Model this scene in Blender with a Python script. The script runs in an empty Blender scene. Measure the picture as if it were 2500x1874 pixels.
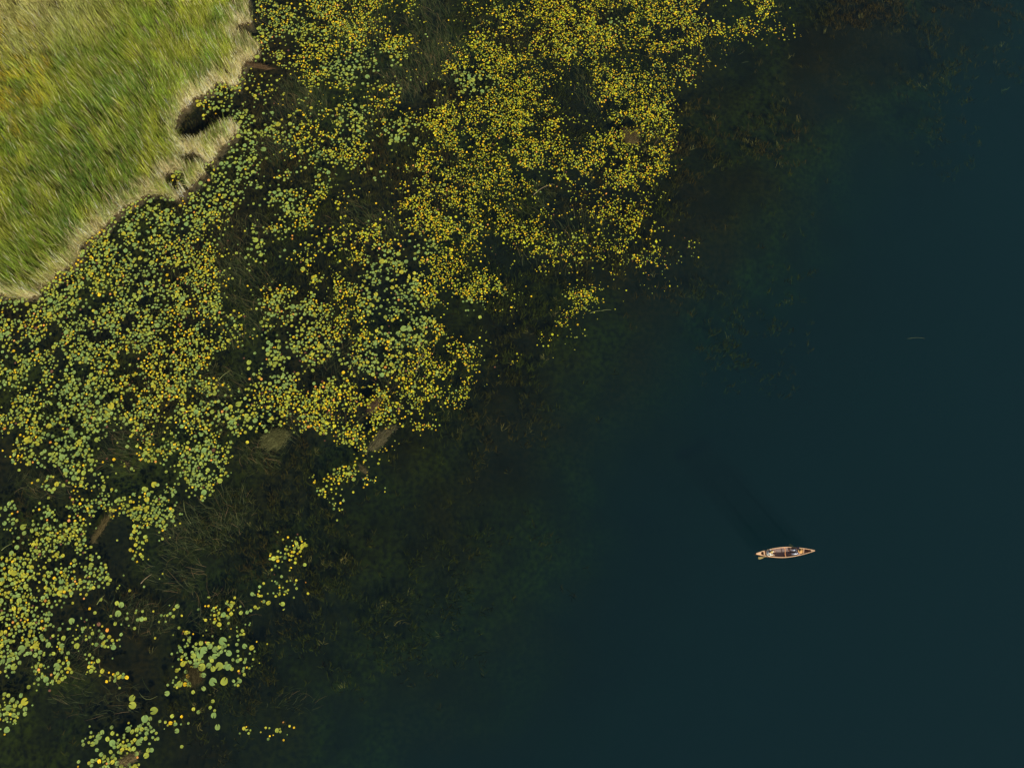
import bpy, bmesh, math, random
import numpy as np
from mathutils import Vector, Matrix

# ------------------------------------------------------------------ camera, sky, sun, exposure
scene = bpy.context.scene
COL = scene.collection
W0, H0, FPX = 2500.0, 1874.0, 1900.0
CAMH, TILT = 67.0, math.radians(16)
cam_data = bpy.data.cameras.new("camera")
cam_data.sensor_width = 36.0
cam_data.lens = 36.0 * FPX / W0
cam_data.clip_end = 3000
cam = bpy.data.objects.new("camera", cam_data)
cam.location = (0, 0, CAMH)
cam.rotation_euler = (TILT, 0, 0)
COL.objects.link(cam)
scene.camera = cam

SUN_ELEV = math.radians(30)
SUN_AZ = (0.47, -0.88)                      # horizontal direction towards the sun
world = bpy.data.worlds.new("World")
scene.world = world
world.use_nodes = True
wn = world.node_tree
bg = wn.nodes["Background"]
sky = wn.nodes.new("ShaderNodeTexSky")
sky.sky_type = 'NISHITA'
sky.sun_disc = False
sky.sun_elevation = SUN_ELEV
sky.sun_rotation = math.atan2(SUN_AZ[0], SUN_AZ[1])
wn.links.new(sky.outputs[0], bg.inputs[0])
bg.inputs[1].default_value = 0.05
sd = Vector((SUN_AZ[0] * math.cos(SUN_ELEV), SUN_AZ[1] * math.cos(SUN_ELEV), math.sin(SUN_ELEV) * math.hypot(*SUN_AZ))).normalized()
sl = bpy.data.lights.new("sun", 'SUN')
sl.energy = 4.7
sl.angle = math.radians(0.5)
sl.color = (1.0, 0.92, 0.78)
sun = bpy.data.objects.new("sun", sl)
sun.rotation_euler = sd.to_track_quat('Z', 'Y').to_euler()
COL.objects.link(sun)
scene.view_settings.view_transform = 'Standard'
scene.view_settings.look = 'None'
scene.view_settings.exposure = 0.12
scene.view_settings.gamma = 1.0

# ------------------------------------------------------------------ helpers
rng = np.random.default_rng(7)
random.seed(7)
ct, st = math.cos(TILT), math.sin(TILT)

def P(px, py, z=0.0):
    """point on the plane at height z seen at photo pixel (px, py)"""
    px = np.asarray(px, float); py = np.asarray(py, float)
    x = (px - W0 / 2) / FPX; y = -(py - H0 / 2) / FPX
    dx, dy, dz = x, y * ct + st, y * st - ct
    t = (z - CAMH) / dz
    return dx * t, dy * t

def Q(wx, wy, wz=0.0):
    """photo pixel of world points"""
    rx = wx; ry = wy; rz = wz - CAMH
    cx = rx; cy = ry * ct + rz * st; cz = -ry * st + rz * ct
    return W0 / 2 + FPX * cx / -cz, H0 / 2 - FPX * cy / -cz

def lerp(a, b, t): return a * (1 - t) + b * t

def vnoise(x, y, seed):
    """smooth value noise 0..1"""
    x = np.asarray(x, float); y = np.asarray(y, float)
    xi = np.floor(x).astype(np.int64); yi = np.floor(y).astype(np.int64)
    fx = x - xi; fy = y - yi
    fx = fx * fx * (3 - 2 * fx); fy = fy * fy * (3 - 2 * fy)
    def h(a, b):
        n = (a * 374761393 + b * 668265263 + seed * 1274126177) & 0x7fffffff
        n = ((n ^ (n >> 13)) * 1103515245) & 0x7fffffff
        n = (n ^ (n >> 16)) & 0xffff
        return n / 65535.0
    a = h(xi, yi); b = h(xi + 1, yi); c = h(xi, yi + 1); d = h(xi + 1, yi + 1)
    return (a * (1 - fx) + b * fx) * (1 - fy) + (c * (1 - fx) + d * fx) * fy

def fbm(x, y, seed, n=3):
    s = 0; a = 0.5; t = 0
    for i in range(n):
        s = s + a * vnoise(x * 2 ** i, y * 2 ** i, seed + i * 17); t += a; a *= 0.5
    return s / t

def inpoly(px, py, poly):
    px = np.asarray(px, float); py = np.asarray(py, float)
    r = np.zeros(px.shape, bool)
    n = len(poly)
    for i in range(n):
        x1, y1 = poly[i]; x2, y2 = poly[(i + 1) % n]
        if y1 == y2: continue
        c = ((y1 > py) != (y2 > py)) & (px < (x2 - x1) * (py - y1) / (y2 - y1) + x1)
        r ^= c
    return r

def distpoly(px, py, poly):
    d = np.full(np.shape(px), 1e9)
    n = len(poly)
    for i in range(n):
        x1, y1 = poly[i]; x2, y2 = poly[(i + 1) % n]
        vx, vy = x2 - x1, y2 - y1
        L = vx * vx + vy * vy + 1e-9
        t = np.clip(((px - x1) * vx + (py - y1) * vy) / L, 0, 1)
        d = np.minimum(d, np.hypot(px - x1 - t * vx, py - y1 - t * vy))
    return d

def tag(o, label=None, cat=None, group=None, kind=None):
    if label: o["label"] = label
    if cat: o["category"] = cat
    if group: o["group"] = group
    if kind: o["kind"] = kind
    return o

def link(name, me, mat=None, parent=None):
    o = bpy.data.objects.new(name, me)
    COL.objects.link(o)
    if mat and not me.materials: me.materials.append(mat)
    if parent: o.parent = parent
    return o

def empty(name, loc, rz=0):
    o = bpy.data.objects.new(name, None)
    o.location = loc; o.rotation_euler = (0, 0, rz)
    COL.objects.link(o)
    return o

def npmesh(name, verts, faces, nper, colors=None, smooth=False):
    """verts (N,3), faces flat index array with nper vertices each"""
    me = bpy.data.meshes.new(name)
    verts = np.ascontiguousarray(verts, np.float32).reshape(-1, 3)
    faces = np.ascontiguousarray(faces, np.int32).ravel()
    nf = len(faces) // nper
    me.vertices.add(len(verts)); me.vertices.foreach_set("co", verts.ravel())
    me.loops.add(len(faces)); me.loops.foreach_set("vertex_index", faces)
    me.polygons.add(nf)
    me.polygons.foreach_set("loop_start", np.arange(nf, dtype=np.int32) * nper)
    me.polygons.foreach_set("loop_total", np.full(nf, nper, np.int32))
    if smooth: me.polygons.foreach_set("use_smooth", np.ones(nf, bool))
    me.update(calc_edges=True)
    if colors is not None:
        ca = me.color_attributes.new("tint", 'FLOAT_COLOR', 'POINT')
        c = np.ones((len(verts), 4), np.float32); c[:, :3] = np.asarray(colors).reshape(-1, 3)
        ca.data.foreach_set("color", c.ravel())
    return me

# ------------------------------------------------------------------ materials
def mat(name, color=(0.5, 0.5, 0.5), rough=0.6, spec=0.3, noise=None, attr=False, transl=0.0, bump=0.0):
    m = bpy.data.materials.new(name); m.use_nodes = True
    nt = m.node_tree; N = nt.nodes; L = nt.links
    b = N["Principled BSDF"]
    b.inputs["Roughness"].default_value = rough
    b.inputs["Specular IOR Level"].default_value = spec
    src = None
    if attr:
        a = N.new("ShaderNodeAttribute"); a.attribute_name = "tint"; src = a.outputs["Color"]
    if noise:
        scale, c2, stretch = noise
        tc = N.new("ShaderNodeTexCoord"); mp = N.new("ShaderNodeMapping"); mp.inputs["Scale"].default_value = stretch
        no = N.new("ShaderNodeTexNoise"); no.inputs["Scale"].default_value = scale; no.inputs["Detail"].default_value = 5
        L.new(tc.outputs["Object"], mp.inputs["Vector"]); L.new(mp.outputs[0], no.inputs["Vector"])
        rp = N.new("ShaderNodeValToRGB"); rp.color_ramp.elements[0].position = 0.35; rp.color_ramp.elements[1].position = 0.65
        L.new(no.outputs["Fac"], rp.inputs[0])
        mx = N.new("ShaderNodeMix"); mx.data_type = 'RGBA'
        L.new(rp.outputs[0], mx.inputs[0])
        if src: L.new(src, mx.inputs[6])
        else: mx.inputs[6].default_value = (*color, 1)
        mx.inputs[7].default_value = (*c2, 1)
        src = mx.outputs[2]
        if bump:
            bp = N.new("ShaderNodeBump"); bp.inputs["Strength"].default_value = bump
            L.new(no.outputs["Fac"], bp.inputs["Height"]); L.new(bp.outputs[0], b.inputs["Normal"])
    if src: L.new(src, b.inputs["Base Color"])
    else: b.inputs["Base Color"].default_value = (*color, 1)
    if transl:
        t = N.new("ShaderNodeBsdfTranslucent"); ms = N.new("ShaderNodeMixShader"); ms.inputs[0].default_value = transl
        if src: L.new(src, t.inputs[0])
        else: t.inputs[0].default_value = (*color, 1)
        L.new(b.outputs[0], ms.inputs[1]); L.new(t.outputs[0], ms.inputs[2])
        L.new(ms.outputs[0], N["Material Output"].inputs[0])
    return m

# ------------------------------------------------------------------ water: closed body of tinted water
def water_material():
    m = bpy.data.materials.new("lake_water"); m.use_nodes = True
    N = m.node_tree.nodes; L = m.node_tree.links
    N.remove(N["Principled BSDF"]); out = N["Material Output"]
    tr = N.new("ShaderNodeBsdfTransparent"); gl = N.new("ShaderNodeBsdfGlossy"); gl.inputs["Roughness"].default_value = 0.08
    fr = N.new("ShaderNodeFresnel"); fr.inputs[0].default_value = 1.33
    ms = N.new("ShaderNodeMixShader")
    tc = N.new("ShaderNodeTexCoord"); mp = N.new("ShaderNodeMapping"); mp.inputs["Scale"].default_value = (1.0, 2.6, 1)
    mp.inputs["Rotation"].default_value = (0, 0, 0.25)
    no = N.new("ShaderNodeTexNoise"); no.inputs["Scale"].default_value = 1.6; no.inputs["Detail"].default_value = 6; no.inputs["Roughness"].default_value = 0.65
    L.new(tc.outputs["Object"], mp.inputs[0]); L.new(mp.outputs[0], no.inputs["Vector"])
    bp = N.new("ShaderNodeBump"); bp.inputs["Strength"].default_value = 0.6; bp.inputs["Distance"].default_value = 0.08
    L.new(no.outputs["Fac"], bp.inputs["Height"]); L.new(bp.outputs[0], gl.inputs["Normal"]); L.new(bp.outputs[0], fr.inputs["Normal"])
    ge = N.new("ShaderNodeNewGeometry"); iv = N.new("ShaderNodeMath"); iv.operation = 'SUBTRACT'; iv.inputs[0].default_value = 1.0
    L.new(ge.outputs["Backfacing"], iv.inputs[1])
    ml = N.new("ShaderNodeMath"); ml.operation = 'MULTIPLY'; L.new(iv.outputs[0], ml.inputs[0]); L.new(fr.outputs[0], ml.inputs[1])
    L.new(ml.outputs[0], ms.inputs[0]); L.new(tr.outputs[0], ms.inputs[1]); L.new(gl.outputs[0], ms.inputs[2])
    L.new(ms.outputs[0], out.inputs["Surface"])
    # absorption (1-colour)*density, scattering colour*density, per metre
    ab = N.new("ShaderNodeVolumeAbsorption"); ab.inputs["Density"].default_value = 0.17
    ab.inputs["Color"].default_value = (0.05, 0.58, 0.56, 1)
    sc = N.new("ShaderNodeVolumeScatter"); sc.inputs["Density"].default_value = 0.0205
    sc.inputs["Color"].default_value = (0.30, 0.53, 0.74, 1); sc.inputs["Anisotropy"].default_value = 0.0
    ad = N.new("ShaderNodeAddShader")
    L.new(ab.outputs[0], ad.inputs[0]); L.new(sc.outputs[0], ad.inputs[1]); L.new(ad.outputs[0], out.inputs["Volume"])
    return m

def box_mesh(name, x0, x1, y0, y1, z0, z1):
    v = [(x, y, z) for z in (z0, z1) for y in (y0, y1) for x in (x0, x1)]
    f = [(0, 2, 3, 1), (4, 5, 7, 6), (0, 1, 5, 4), (1, 3, 7, 5), (3, 2, 6, 7), (2, 0, 4, 6)]
    me = bpy.data.meshes.new(name); me.from_pydata(v, [], f); me.update(); return me

EXT = 260.0
tag(link("water", box_mesh("water", -EXT, EXT, -EXT, EXT, -14.0, 0.0), water_material()), kind="structure",
    label="dark blue green lake water, clear near the reeds and deep at the right")

# depth from the shore line, in metres of horizontal distance
sx0, sy0 = P(600, 0); sx1, sy1 = P(0, 720)
SN = Vector((sx1 - sx0, sy1 - sy0)).normalized(); SN = (-SN.y, SN.x)
if SN[0] < 0: SN = (-SN[0], -SN[1])
def shore(x, y): return (x - sx0) * SN[0] + (y - sy0) * SN[1]
def depth(x, y):
    s = np.maximum(shore(x, y), 0) + (fbm(x * 0.05, y * 0.05, 3) - 0.5) * 16
    s = np.maximum(s - 0.18 * (y - 14), 0)
    q = np.clip((s - 42) / 54.0, 0, 1); q = q * q * (3 - 2 * q)
    d = 0.80 + 0.014 * s + 11.5 * q
    d = d + (fbm(x * 0.22, y * 0.22, 9) - 0.5) * 0.7
    return np.clip(d, 0.4, 13.0)

def build_bed():
    g = np.concatenate([np.linspace(-EXT + 1, -75, 20)[:-1], np.arange(-75, 75, 0.6), np.linspace(75, EXT - 1, 20)])
    X, Y = np.meshgrid(g, g)
    Z = -depth(X, Y) + (fbm(X * 1.1, Y * 1.1, 31, 2) - 0.5) * 0.25
    n = len(g)
    V = np.stack([X, Y, Z], -1).reshape(-1, 3)
    i = np.arange(n * n).reshape(n, n)
    F = np.stack([i[:-1, :-1], i[:-1, 1:], i[1:, 1:], i[1:, :-1]], -1).reshape(-1)
    x, y = V[:, 0], V[:, 1]
    a = fbm(x * 0.16, y * 0.16, 51)[:, None]; b = fbm(x * 0.5, y * 0.5, 77)[:, None]
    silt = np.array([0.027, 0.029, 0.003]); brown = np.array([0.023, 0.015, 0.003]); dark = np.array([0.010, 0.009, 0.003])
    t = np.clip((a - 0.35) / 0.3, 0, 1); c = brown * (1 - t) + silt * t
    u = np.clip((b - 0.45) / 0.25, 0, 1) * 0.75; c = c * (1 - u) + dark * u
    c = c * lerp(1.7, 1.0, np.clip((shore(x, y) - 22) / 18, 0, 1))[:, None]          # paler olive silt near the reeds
    c = c * lerp(1.0, 0.35, np.clip((-V[:, 2] - 3.5) / 3.0, 0, 1))[:, None]          # deep mud darkened in its colour to subdue the canoe's shadow streak
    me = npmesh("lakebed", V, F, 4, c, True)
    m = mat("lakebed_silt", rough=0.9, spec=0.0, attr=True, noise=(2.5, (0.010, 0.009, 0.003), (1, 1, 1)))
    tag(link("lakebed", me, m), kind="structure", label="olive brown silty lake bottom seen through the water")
build_bed()

# ------------------------------------------------------------------ reed bank
BANK = [(-900, -900), (560, -900), (590, -300), (600, -60), (602, 0), (606, 40), (612, 58), (582, 58), (576, 74), (592, 96), (612, 100), (634, 118),
        (620, 140), (598, 152), (588, 175), (577, 212), (556, 202), (530, 196), (512, 224), (482, 238), (462, 256), (442, 272),
        (432, 296), (424, 318), (436, 350), (470, 354), (498, 342), (520, 330), (546, 318), (566, 308), (586, 314), (570, 334),
        (550, 350), (536, 364), (528, 384), (512, 400), (498, 390), (480, 372), (452, 374), (440, 394), (450, 416), (478, 418), (496, 408),
        (502, 420), (480, 442), (458, 462), (438, 482), (444, 476), (458, 466), (468, 444), (456, 420), (430, 414), (404, 424), (404, 452), (424, 470), (438, 486), (400, 478), (373, 468), (340, 484), (298, 506), (268, 537), (252, 558),
        (221, 580), (196, 602), (190, 630), (171, 650), (144, 661), (126, 688), (104, 694), (98, 722), (50, 727), (0, 719),
        (-120, 760), (-500, 1000), (-1400, 1500), (-2200, 800)]
def jag(poly, step=7.0, amp=3.6):
    out = []
    for (x1, y1), (x2, y2) in zip(poly, poly[1:] + poly[:1]):
        L = math.hypot(x2 - x1, y2 - y1)
        if min(x1, x2) < -60 or min(y1, y2) < -250 or L < step: out.append((x1, y1)); continue
        n = max(1, int(L / step))
        for i in range(n):
            t = i / n; x = x1 + (x2 - x1) * t; y = y1 + (y2 - y1) * t
            k = random.uniform(-amp, amp) if i else 0
            out.append((x - (y2 - y1) / L * k, y + (x2 - x1) / L * k))
    return out
BANK = jag(BANK)
POOL = [(412, 428), (430, 415), (452, 420), (462, 434), (452, 452), (430, 460), (414, 448)]

def bank_ground():
    poly = BANK
    cx, cy = 0.0, 0.0
    n = len(poly)
    top = []
    for i, (x, y) in enumerate(poly):
        wx, wy = P(max(x, -4000), y)
        top.append((float(wx), float(wy)))
    bm = bmesh.new()
    vs = [bm.verts.new((x, y, 0.035 + 0.02 * math.sin(i * 2.3))) for i, (x, y) in enumerate(top)]
    f = bm.faces.new(vs)
    r = bmesh.ops.extrude_face_region(bm, geom=[f])
    lows = [g for g in r['geom'] if isinstance(g, bmesh.types.BMVert)]
    for v in lows:
        v.co.z = -1.6
    cen = Vector((sum(p[0] for p in top) / n, sum(p[1] for p in top) / n, 0))
    for v in lows:   # spread the foot of the bank outwards
        d = (v.co - cen); d.z = 0
        v.co += Vector((0.5, -0.4, 0)) * (1 if v.co.x > -60 else 0)
    bmesh.ops.recalc_face_normals(bm, faces=bm.faces[:])
    bmesh.ops.triangulate(bm, faces=[g for g in bm.faces if len(g.verts) > 4])
    me = bpy.data.meshes.new("bank_ground"); bm.to_mesh(me); bm.free()
    m = mat("peat", (0.040, 0.028, 0.014), 0.95, 0.1, noise=(3.0, (0.085, 0.062, 0.030), (1, 1, 1)), bump=0.5)
    tag(link("ground", me, m), kind="structure", label="brown peat ground of the bank under the reeds")
bank_ground()

def ribbons(pts, width, cols, cross=None):
    """pts (N,K,3) centre lines; width (N,K); cols (N,K,3) -> quads"""
    N, K, _ = pts.shape
    d = np.gradient(pts, axis=1)
    if cross is None:
        a = rng.uniform(0, 2 * np.pi, N)
        side = np.stack([np.cos(a), np.sin(a), np.zeros(N)], -1)[:, None, :] * np.ones((1, K, 1))
    else:
        up = np.array([0, 0, 1.0]); side = np.cross(d, up)
        side /= (np.linalg.norm(side, axis=-1, keepdims=True) + 1e-6)
        tw = rng.normal(0, 0.5, (N, 1, 1)); side = side + up * tw
    side = side / (np.linalg.norm(side, axis=-1, keepdims=True) + 1e-9)
    A = pts - side * width[..., None] / 2; B = pts + side * width[..., None] / 2
    V = np.stack([A, B], 2).reshape(-1, 3)
    C = np.repeat(cols.reshape(N * K, 3), 2, axis=0)
    base = (np.arange(N) * K * 2)[:, None] + (np.arange(K - 1) * 2)[None, :]
    F = np.stack([base, base + 1, base + 3, base + 2], -1).reshape(-1)
    return V, F, C


def build_reeds():
    NC = 430000
    x0, y0 = P(-500, 900); x1, y1 = P(700, -380)
    wx = rng.uniform(-75, x1, NC); wy = rng.uniform(y0 - 6, y1 + 4, NC)
    px, py = Q(wx, wy)
    k = (px > -560) & (py > -420)
    wx, wy, px, py = wx[k], wy[k], px[k], py[k]
    jx = (fbm(wx * 1.3, wy * 1.3, 5) - 0.5) * 22; jy = (fbm(wx * 1.3, wy * 1.3, 6) - 0.5) * 22
    k = (inpoly(px, py, BANK) | (distpoly(px, py, BANK) < rng.exponential(1.2, len(px))))
    wx, wy, px, py = wx[k], wy[k], px[k], py[k]
    d = distpoly(px, py, BANK)
    near = np.flatnonzero((d < 11) & (px > -40) & (py > -40)); near = np.repeat(near, 2)     # closely packed front rows
    wx = np.concatenate([wx, wx[near] + rng.normal(0, 0.08, len(near))]); wy = np.concatenate([wy, wy[near] + rng.normal(0, 0.08, len(near))])
    px, py = Q(wx, wy); d = np.concatenate([d, d[near]])
    infr = (px > -60) & (py > -60)
    # thin spots and clumps
    cl = fbm(wx * 0.55, wy * 0.55, 12)
    keep = rng.uniform(0, 1, len(wx)) < np.where(infr, 1.0, 0.45) * np.clip(0.55 + (cl - 0.3) * 1.6 + (d < 9), 0.3, 1)
    spots = [(250, 200, 10, 14), (290, 390, 26, 12), (165, 375, 16, 9), (270, 497, 12, 8), (405, 310, 12, 10), (195, 120, 12, 8), (160, 470, 18, 12), (350, 250, 8, 14)]
    for (ax, ay, rx, ry) in spots:
        keep &= ~((((px - ax) / rx) ** 2 + ((py - ay) / ry) ** 2 < 1) & (rng.uniform(0, 1, len(px)) < 0.8))
    wx, wy, px, py, d, infr = [a[keep] for a in (wx, wy, px, py, d, infr)]
    N = len(wx)
    print("reed blades", N)
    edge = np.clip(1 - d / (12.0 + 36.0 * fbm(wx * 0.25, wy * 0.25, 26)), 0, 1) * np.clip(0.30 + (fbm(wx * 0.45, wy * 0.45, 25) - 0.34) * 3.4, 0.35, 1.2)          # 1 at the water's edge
    inner = np.clip((d - 230) / 140.0, 0, 1)       # old meadow, upper left
    meadow = np.clip((np.hypot((px - 20) / 150, (py - 210) / 170)), 0, 2); meadow = np.clip(1.25 - meadow, 0, 1)
    pale = np.clip(1.3 - np.hypot((px - 30) / 260, (py - 30) / 120), 0, 1)
    h = rng.uniform(1.3, 2.25, N) * (0.75 + 0.5 * fbm(wx * 0.4, wy * 0.4, 40))
    h *= lerp(1.0, 0.62, np.clip(meadow + pale, 0, 1)) * lerp(1.0, 0.68, np.clip(edge * 1.2, 0, 1))
    ang = math.radians(112) + (fbm(wx * 0.18, wy * 0.18, 61) - 0.5) * 1.5 + (fbm(wx * 0.7, wy * 0.7, 63) - 0.5) * 1.3 + rng.normal(0, 0.36, N)
    ang += rng.uniform(-2.5, 2.5, N) * (rng.uniform(0, 1, N) < 0.10 + 0.5 * np.clip(meadow + pale, 0, 1))
    broken = (d < 14) & (rng.uniform(0, 1, N) < 0.55)
    h = np.where(broken, h * rng.uniform(0.25, 0.8, N), h)
    ang = np.where(broken, rng.uniform(-3.14, 3.14, N), ang)
    lean = np.where(broken, 0.9, 0.0) * rng.uniform(0.2, 1, N) + rng.uniform(0.05, 0.45, N) * (0.5 + fbm(wx * 0.3, wy * 0.3, 71))
    lx, ly = np.cos(ang) * lean * h, np.sin(ang) * lean * h
    t = np.array([0, 0.4, 0.75, 1.0])
    pts = np.zeros((N, 4, 3))
    pts[:, :, 0] = wx[:, None] + lx[:, None] * (t ** 1.7)
    pts[:, :, 1] = wy[:, None] + ly[:, None] * (t ** 1.7)
    pts[:, :, 2] = 0.02 + h[:, None] * (t - 0.12 * t ** 3)
    wid = (rng.uniform(0.012, 0.036, N))[:, None] * np.array([0.7, 1.0, 0.75, 0.12])[None]
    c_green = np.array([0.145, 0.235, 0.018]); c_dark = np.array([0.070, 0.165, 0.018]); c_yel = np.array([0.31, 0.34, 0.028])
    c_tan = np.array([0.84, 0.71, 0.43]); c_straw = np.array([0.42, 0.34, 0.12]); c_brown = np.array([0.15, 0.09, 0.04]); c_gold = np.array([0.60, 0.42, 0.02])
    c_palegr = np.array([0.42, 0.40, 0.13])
    qa, qb = wx * 0.86 + wy * 0.50, -wx * 0.50 + wy * 0.86            # across and along the sweep of the reeds
    nA = np.clip((0.5 * fbm(wx * 0.16 + wy * 0.05, wy * 0.13, 81) + 0.5 * fbm(qa * 1.4, qb * 0.28, 83) - 0.36) / 0.24, 0, 1)[:, None]
    nB = np.clip((fbm(wx * 0.6, wy * 0.45, 91) - 0.4) / 0.3, 0, 1)[:, None]
    u = rng.uniform(0, 1, (N, 1))
    mid = lerp(c_dark, c_green, nA); mid = lerp(mid, c_yel, np.clip(nB * 0.75 + (u - 0.5) * 0.5, 0, 1))
    mid = lerp(mid, c_palegr, pale[:, None] * 0.8)
    gold = (meadow * np.clip((fbm(wx * 0.9, wy * 0.9, 131) - 0.38) * 4, 0, 1) * rng.uniform(0, 1.3, N) > 0.38)[:, None]
    mid = np.where(gold, lerp(c_gold, c_yel, u * 0.7), mid)
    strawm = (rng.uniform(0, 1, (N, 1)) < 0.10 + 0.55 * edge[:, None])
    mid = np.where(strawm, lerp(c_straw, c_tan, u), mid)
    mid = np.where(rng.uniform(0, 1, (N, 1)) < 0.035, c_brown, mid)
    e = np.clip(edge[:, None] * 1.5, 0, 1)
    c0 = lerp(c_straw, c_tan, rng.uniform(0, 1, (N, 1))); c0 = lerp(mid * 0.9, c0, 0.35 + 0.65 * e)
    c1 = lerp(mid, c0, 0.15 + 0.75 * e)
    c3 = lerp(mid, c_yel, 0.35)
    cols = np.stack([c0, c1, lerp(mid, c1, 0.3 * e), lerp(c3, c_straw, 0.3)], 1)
    streak = 0.45 + 1.0 * fbm(qa * 2.2, qb * 0.45, 87)                # paler and darker streaks along the sweep of the reeds
    cols = np.clip(cols * streak[:, None, None] * 1.38 * rng.lognormal(0, 0.38, (N, 1, 1)), 0, 0.85)
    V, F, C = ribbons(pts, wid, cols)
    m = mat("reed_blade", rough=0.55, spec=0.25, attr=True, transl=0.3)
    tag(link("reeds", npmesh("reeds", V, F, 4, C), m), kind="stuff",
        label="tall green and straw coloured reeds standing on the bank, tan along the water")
build_reeds()

# ------------------------------------------------------------------ lily pads: cover read off the photograph, 50 px cells
DENS = """12:358987542133338975445621331
12:369976211013348986355624421
12:24458855316788787543463200
12:423577422168754215654540
10:6873134215215887632677530
9:3686356643533567762326751
11:7744654241565555226355
10:68515754112555577546355
9:3773257531156654532554531
8:2565467652137875442134441
5:3455564265421148874323234441
4:467777415635555366533544323331
4:488888515243656446520154343332
2:2788898762000565785544511223332
0:578888998773277565997545620351111
0:887788798874278864888631100231
0:887877888776378854786411012221
0:888886897441699743554231211
0:8789899864115874346532312
0:7778967644446655776543
0:7678735675873347865421
0:534762268753300155432
0:2157643677610000354
0:1044545466600005355
0:33446476540000015
0:444773453
0:577761230000055
0:587861300000042
0:973664201021221
0:882324443053543
0:87344544134431
0:7554430145652
0:6552320046553
0:22410110358
0:54000054036
0:3002336510033
0:000153731
0:0002463""".split()
DM = np.zeros((38, 40))
for i, r in enumerate(DENS):
    a, b = r.split(":")
    for j, c in enumerate(b):
        if int(a) + j < 40: DM[i, int(a) + j] = int(c)

def cover(px, py):
    gx = np.clip(px / 50 - 0.5, 0, 38.99); gy = np.clip(py / 50 - 0.5, 0, 36.99)
    i = gy.astype(int); j = gx.astype(int); fx = gx - j; fy = gy - i
    v = (DM[i, j] * (1 - fx) + DM[i, j + 1] * fx) * (1 - fy) + (DM[i + 1, j] * (1 - fx) + DM[i + 1, j + 1] * fx) * fy
    return v / 9.0

# where the pads are big and green (x, y, rx, ry, value); elsewhere small and yellow
BIG = [(530, 250, 120, 70, .85), (560, 400, 110, 110, 1.02), (350, 520, 120, 50, .95), (670, 60, 70, 60, .55), (900, 165, 90, 45, .85), (660, 90, 60, 90, .5),
       (1150, 205, 55, 28, .95), (1500, 42, 28, 18, 1.0), (860, 290, 50, 50, .75), (980, 325, 45, 40, .85), (1000, 225, 45, 25, .7),
       (660, 320, 60, 50, .85), (760, 420, 70, 50, .75), (680, 480, 60, 60, .9), (655, 600, 55, 50, .9), (925, 440, 40, 25, 1.0), (1020, 600, 50, 25, .8),
       (120, 780, 190, 110, .75), (330, 700, 120, 110, .75), (240, 620, 100, 70, .75), (60, 900, 130, 100, .75), (420, 820, 120, 60, .55),
       (950, 690, 70, 80, .95), (990, 790, 70, 60, .9), (700, 790, 80, 60, .9), (660, 890, 70, 60, .95), (920, 890, 50, 50, .9), (1140, 770, 40, 40, .8), (780, 880, 60, 60, .7),
       (200, 1030, 90, 100, .85), (170, 1110, 80, 60, 1.0), (550, 1000, 60, 50, .95), (480, 1140, 60, 60, .85), (640, 1030, 50, 30, .8),
       (30, 1250, 50, 80, 1.05), (100, 1240, 60, 50, 1.0), (250, 1180, 60, 50, .7), (300, 1200, 80, 40, .85), (390, 1260, 70, 60, .75), (60, 1400, 110, 130, .75), (190, 1400, 70, 70, .8), (500, 1210, 40, 30, .7),
       (60, 1560, 80, 80, .8), (140, 1510, 50, 30, 1.0), (310, 1500, 50, 40, 1.05), (100, 1610, 80, 60, .85), (240, 1570, 80, 50, .85), (40, 1720, 60, 50, .75), (400, 1500, 50, 50, .7),
       (540, 1590, 70, 40, 1.15), (525, 1665, 48, 70, 1.42), (350, 1730, 45, 40, 1.3), (360, 1800, 50, 50, 1.1), (230, 1810, 45, 40, .95), (280, 1860, 90, 30, .8), (700, 1350, 40, 40, .5), (1130, 190, 30, 20, .9)]

def greenness(px, py):
    base = np.clip(0.56 - (px - 450) / 1500.0, 0.08, 0.58)
    base = base + np.clip((py - 900) / 3500.0, 0, 0.15)
    g = base
    for (x, y, rx, ry, v) in BIG:
        w = np.clip(1.35 - np.hypot((px - x) / rx, (py - y) / ry), 0, 1)
        w = np.minimum(w * 1.8, 1)
        g = g * (1 - w) + np.maximum(g, v) * w
    return g

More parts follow.
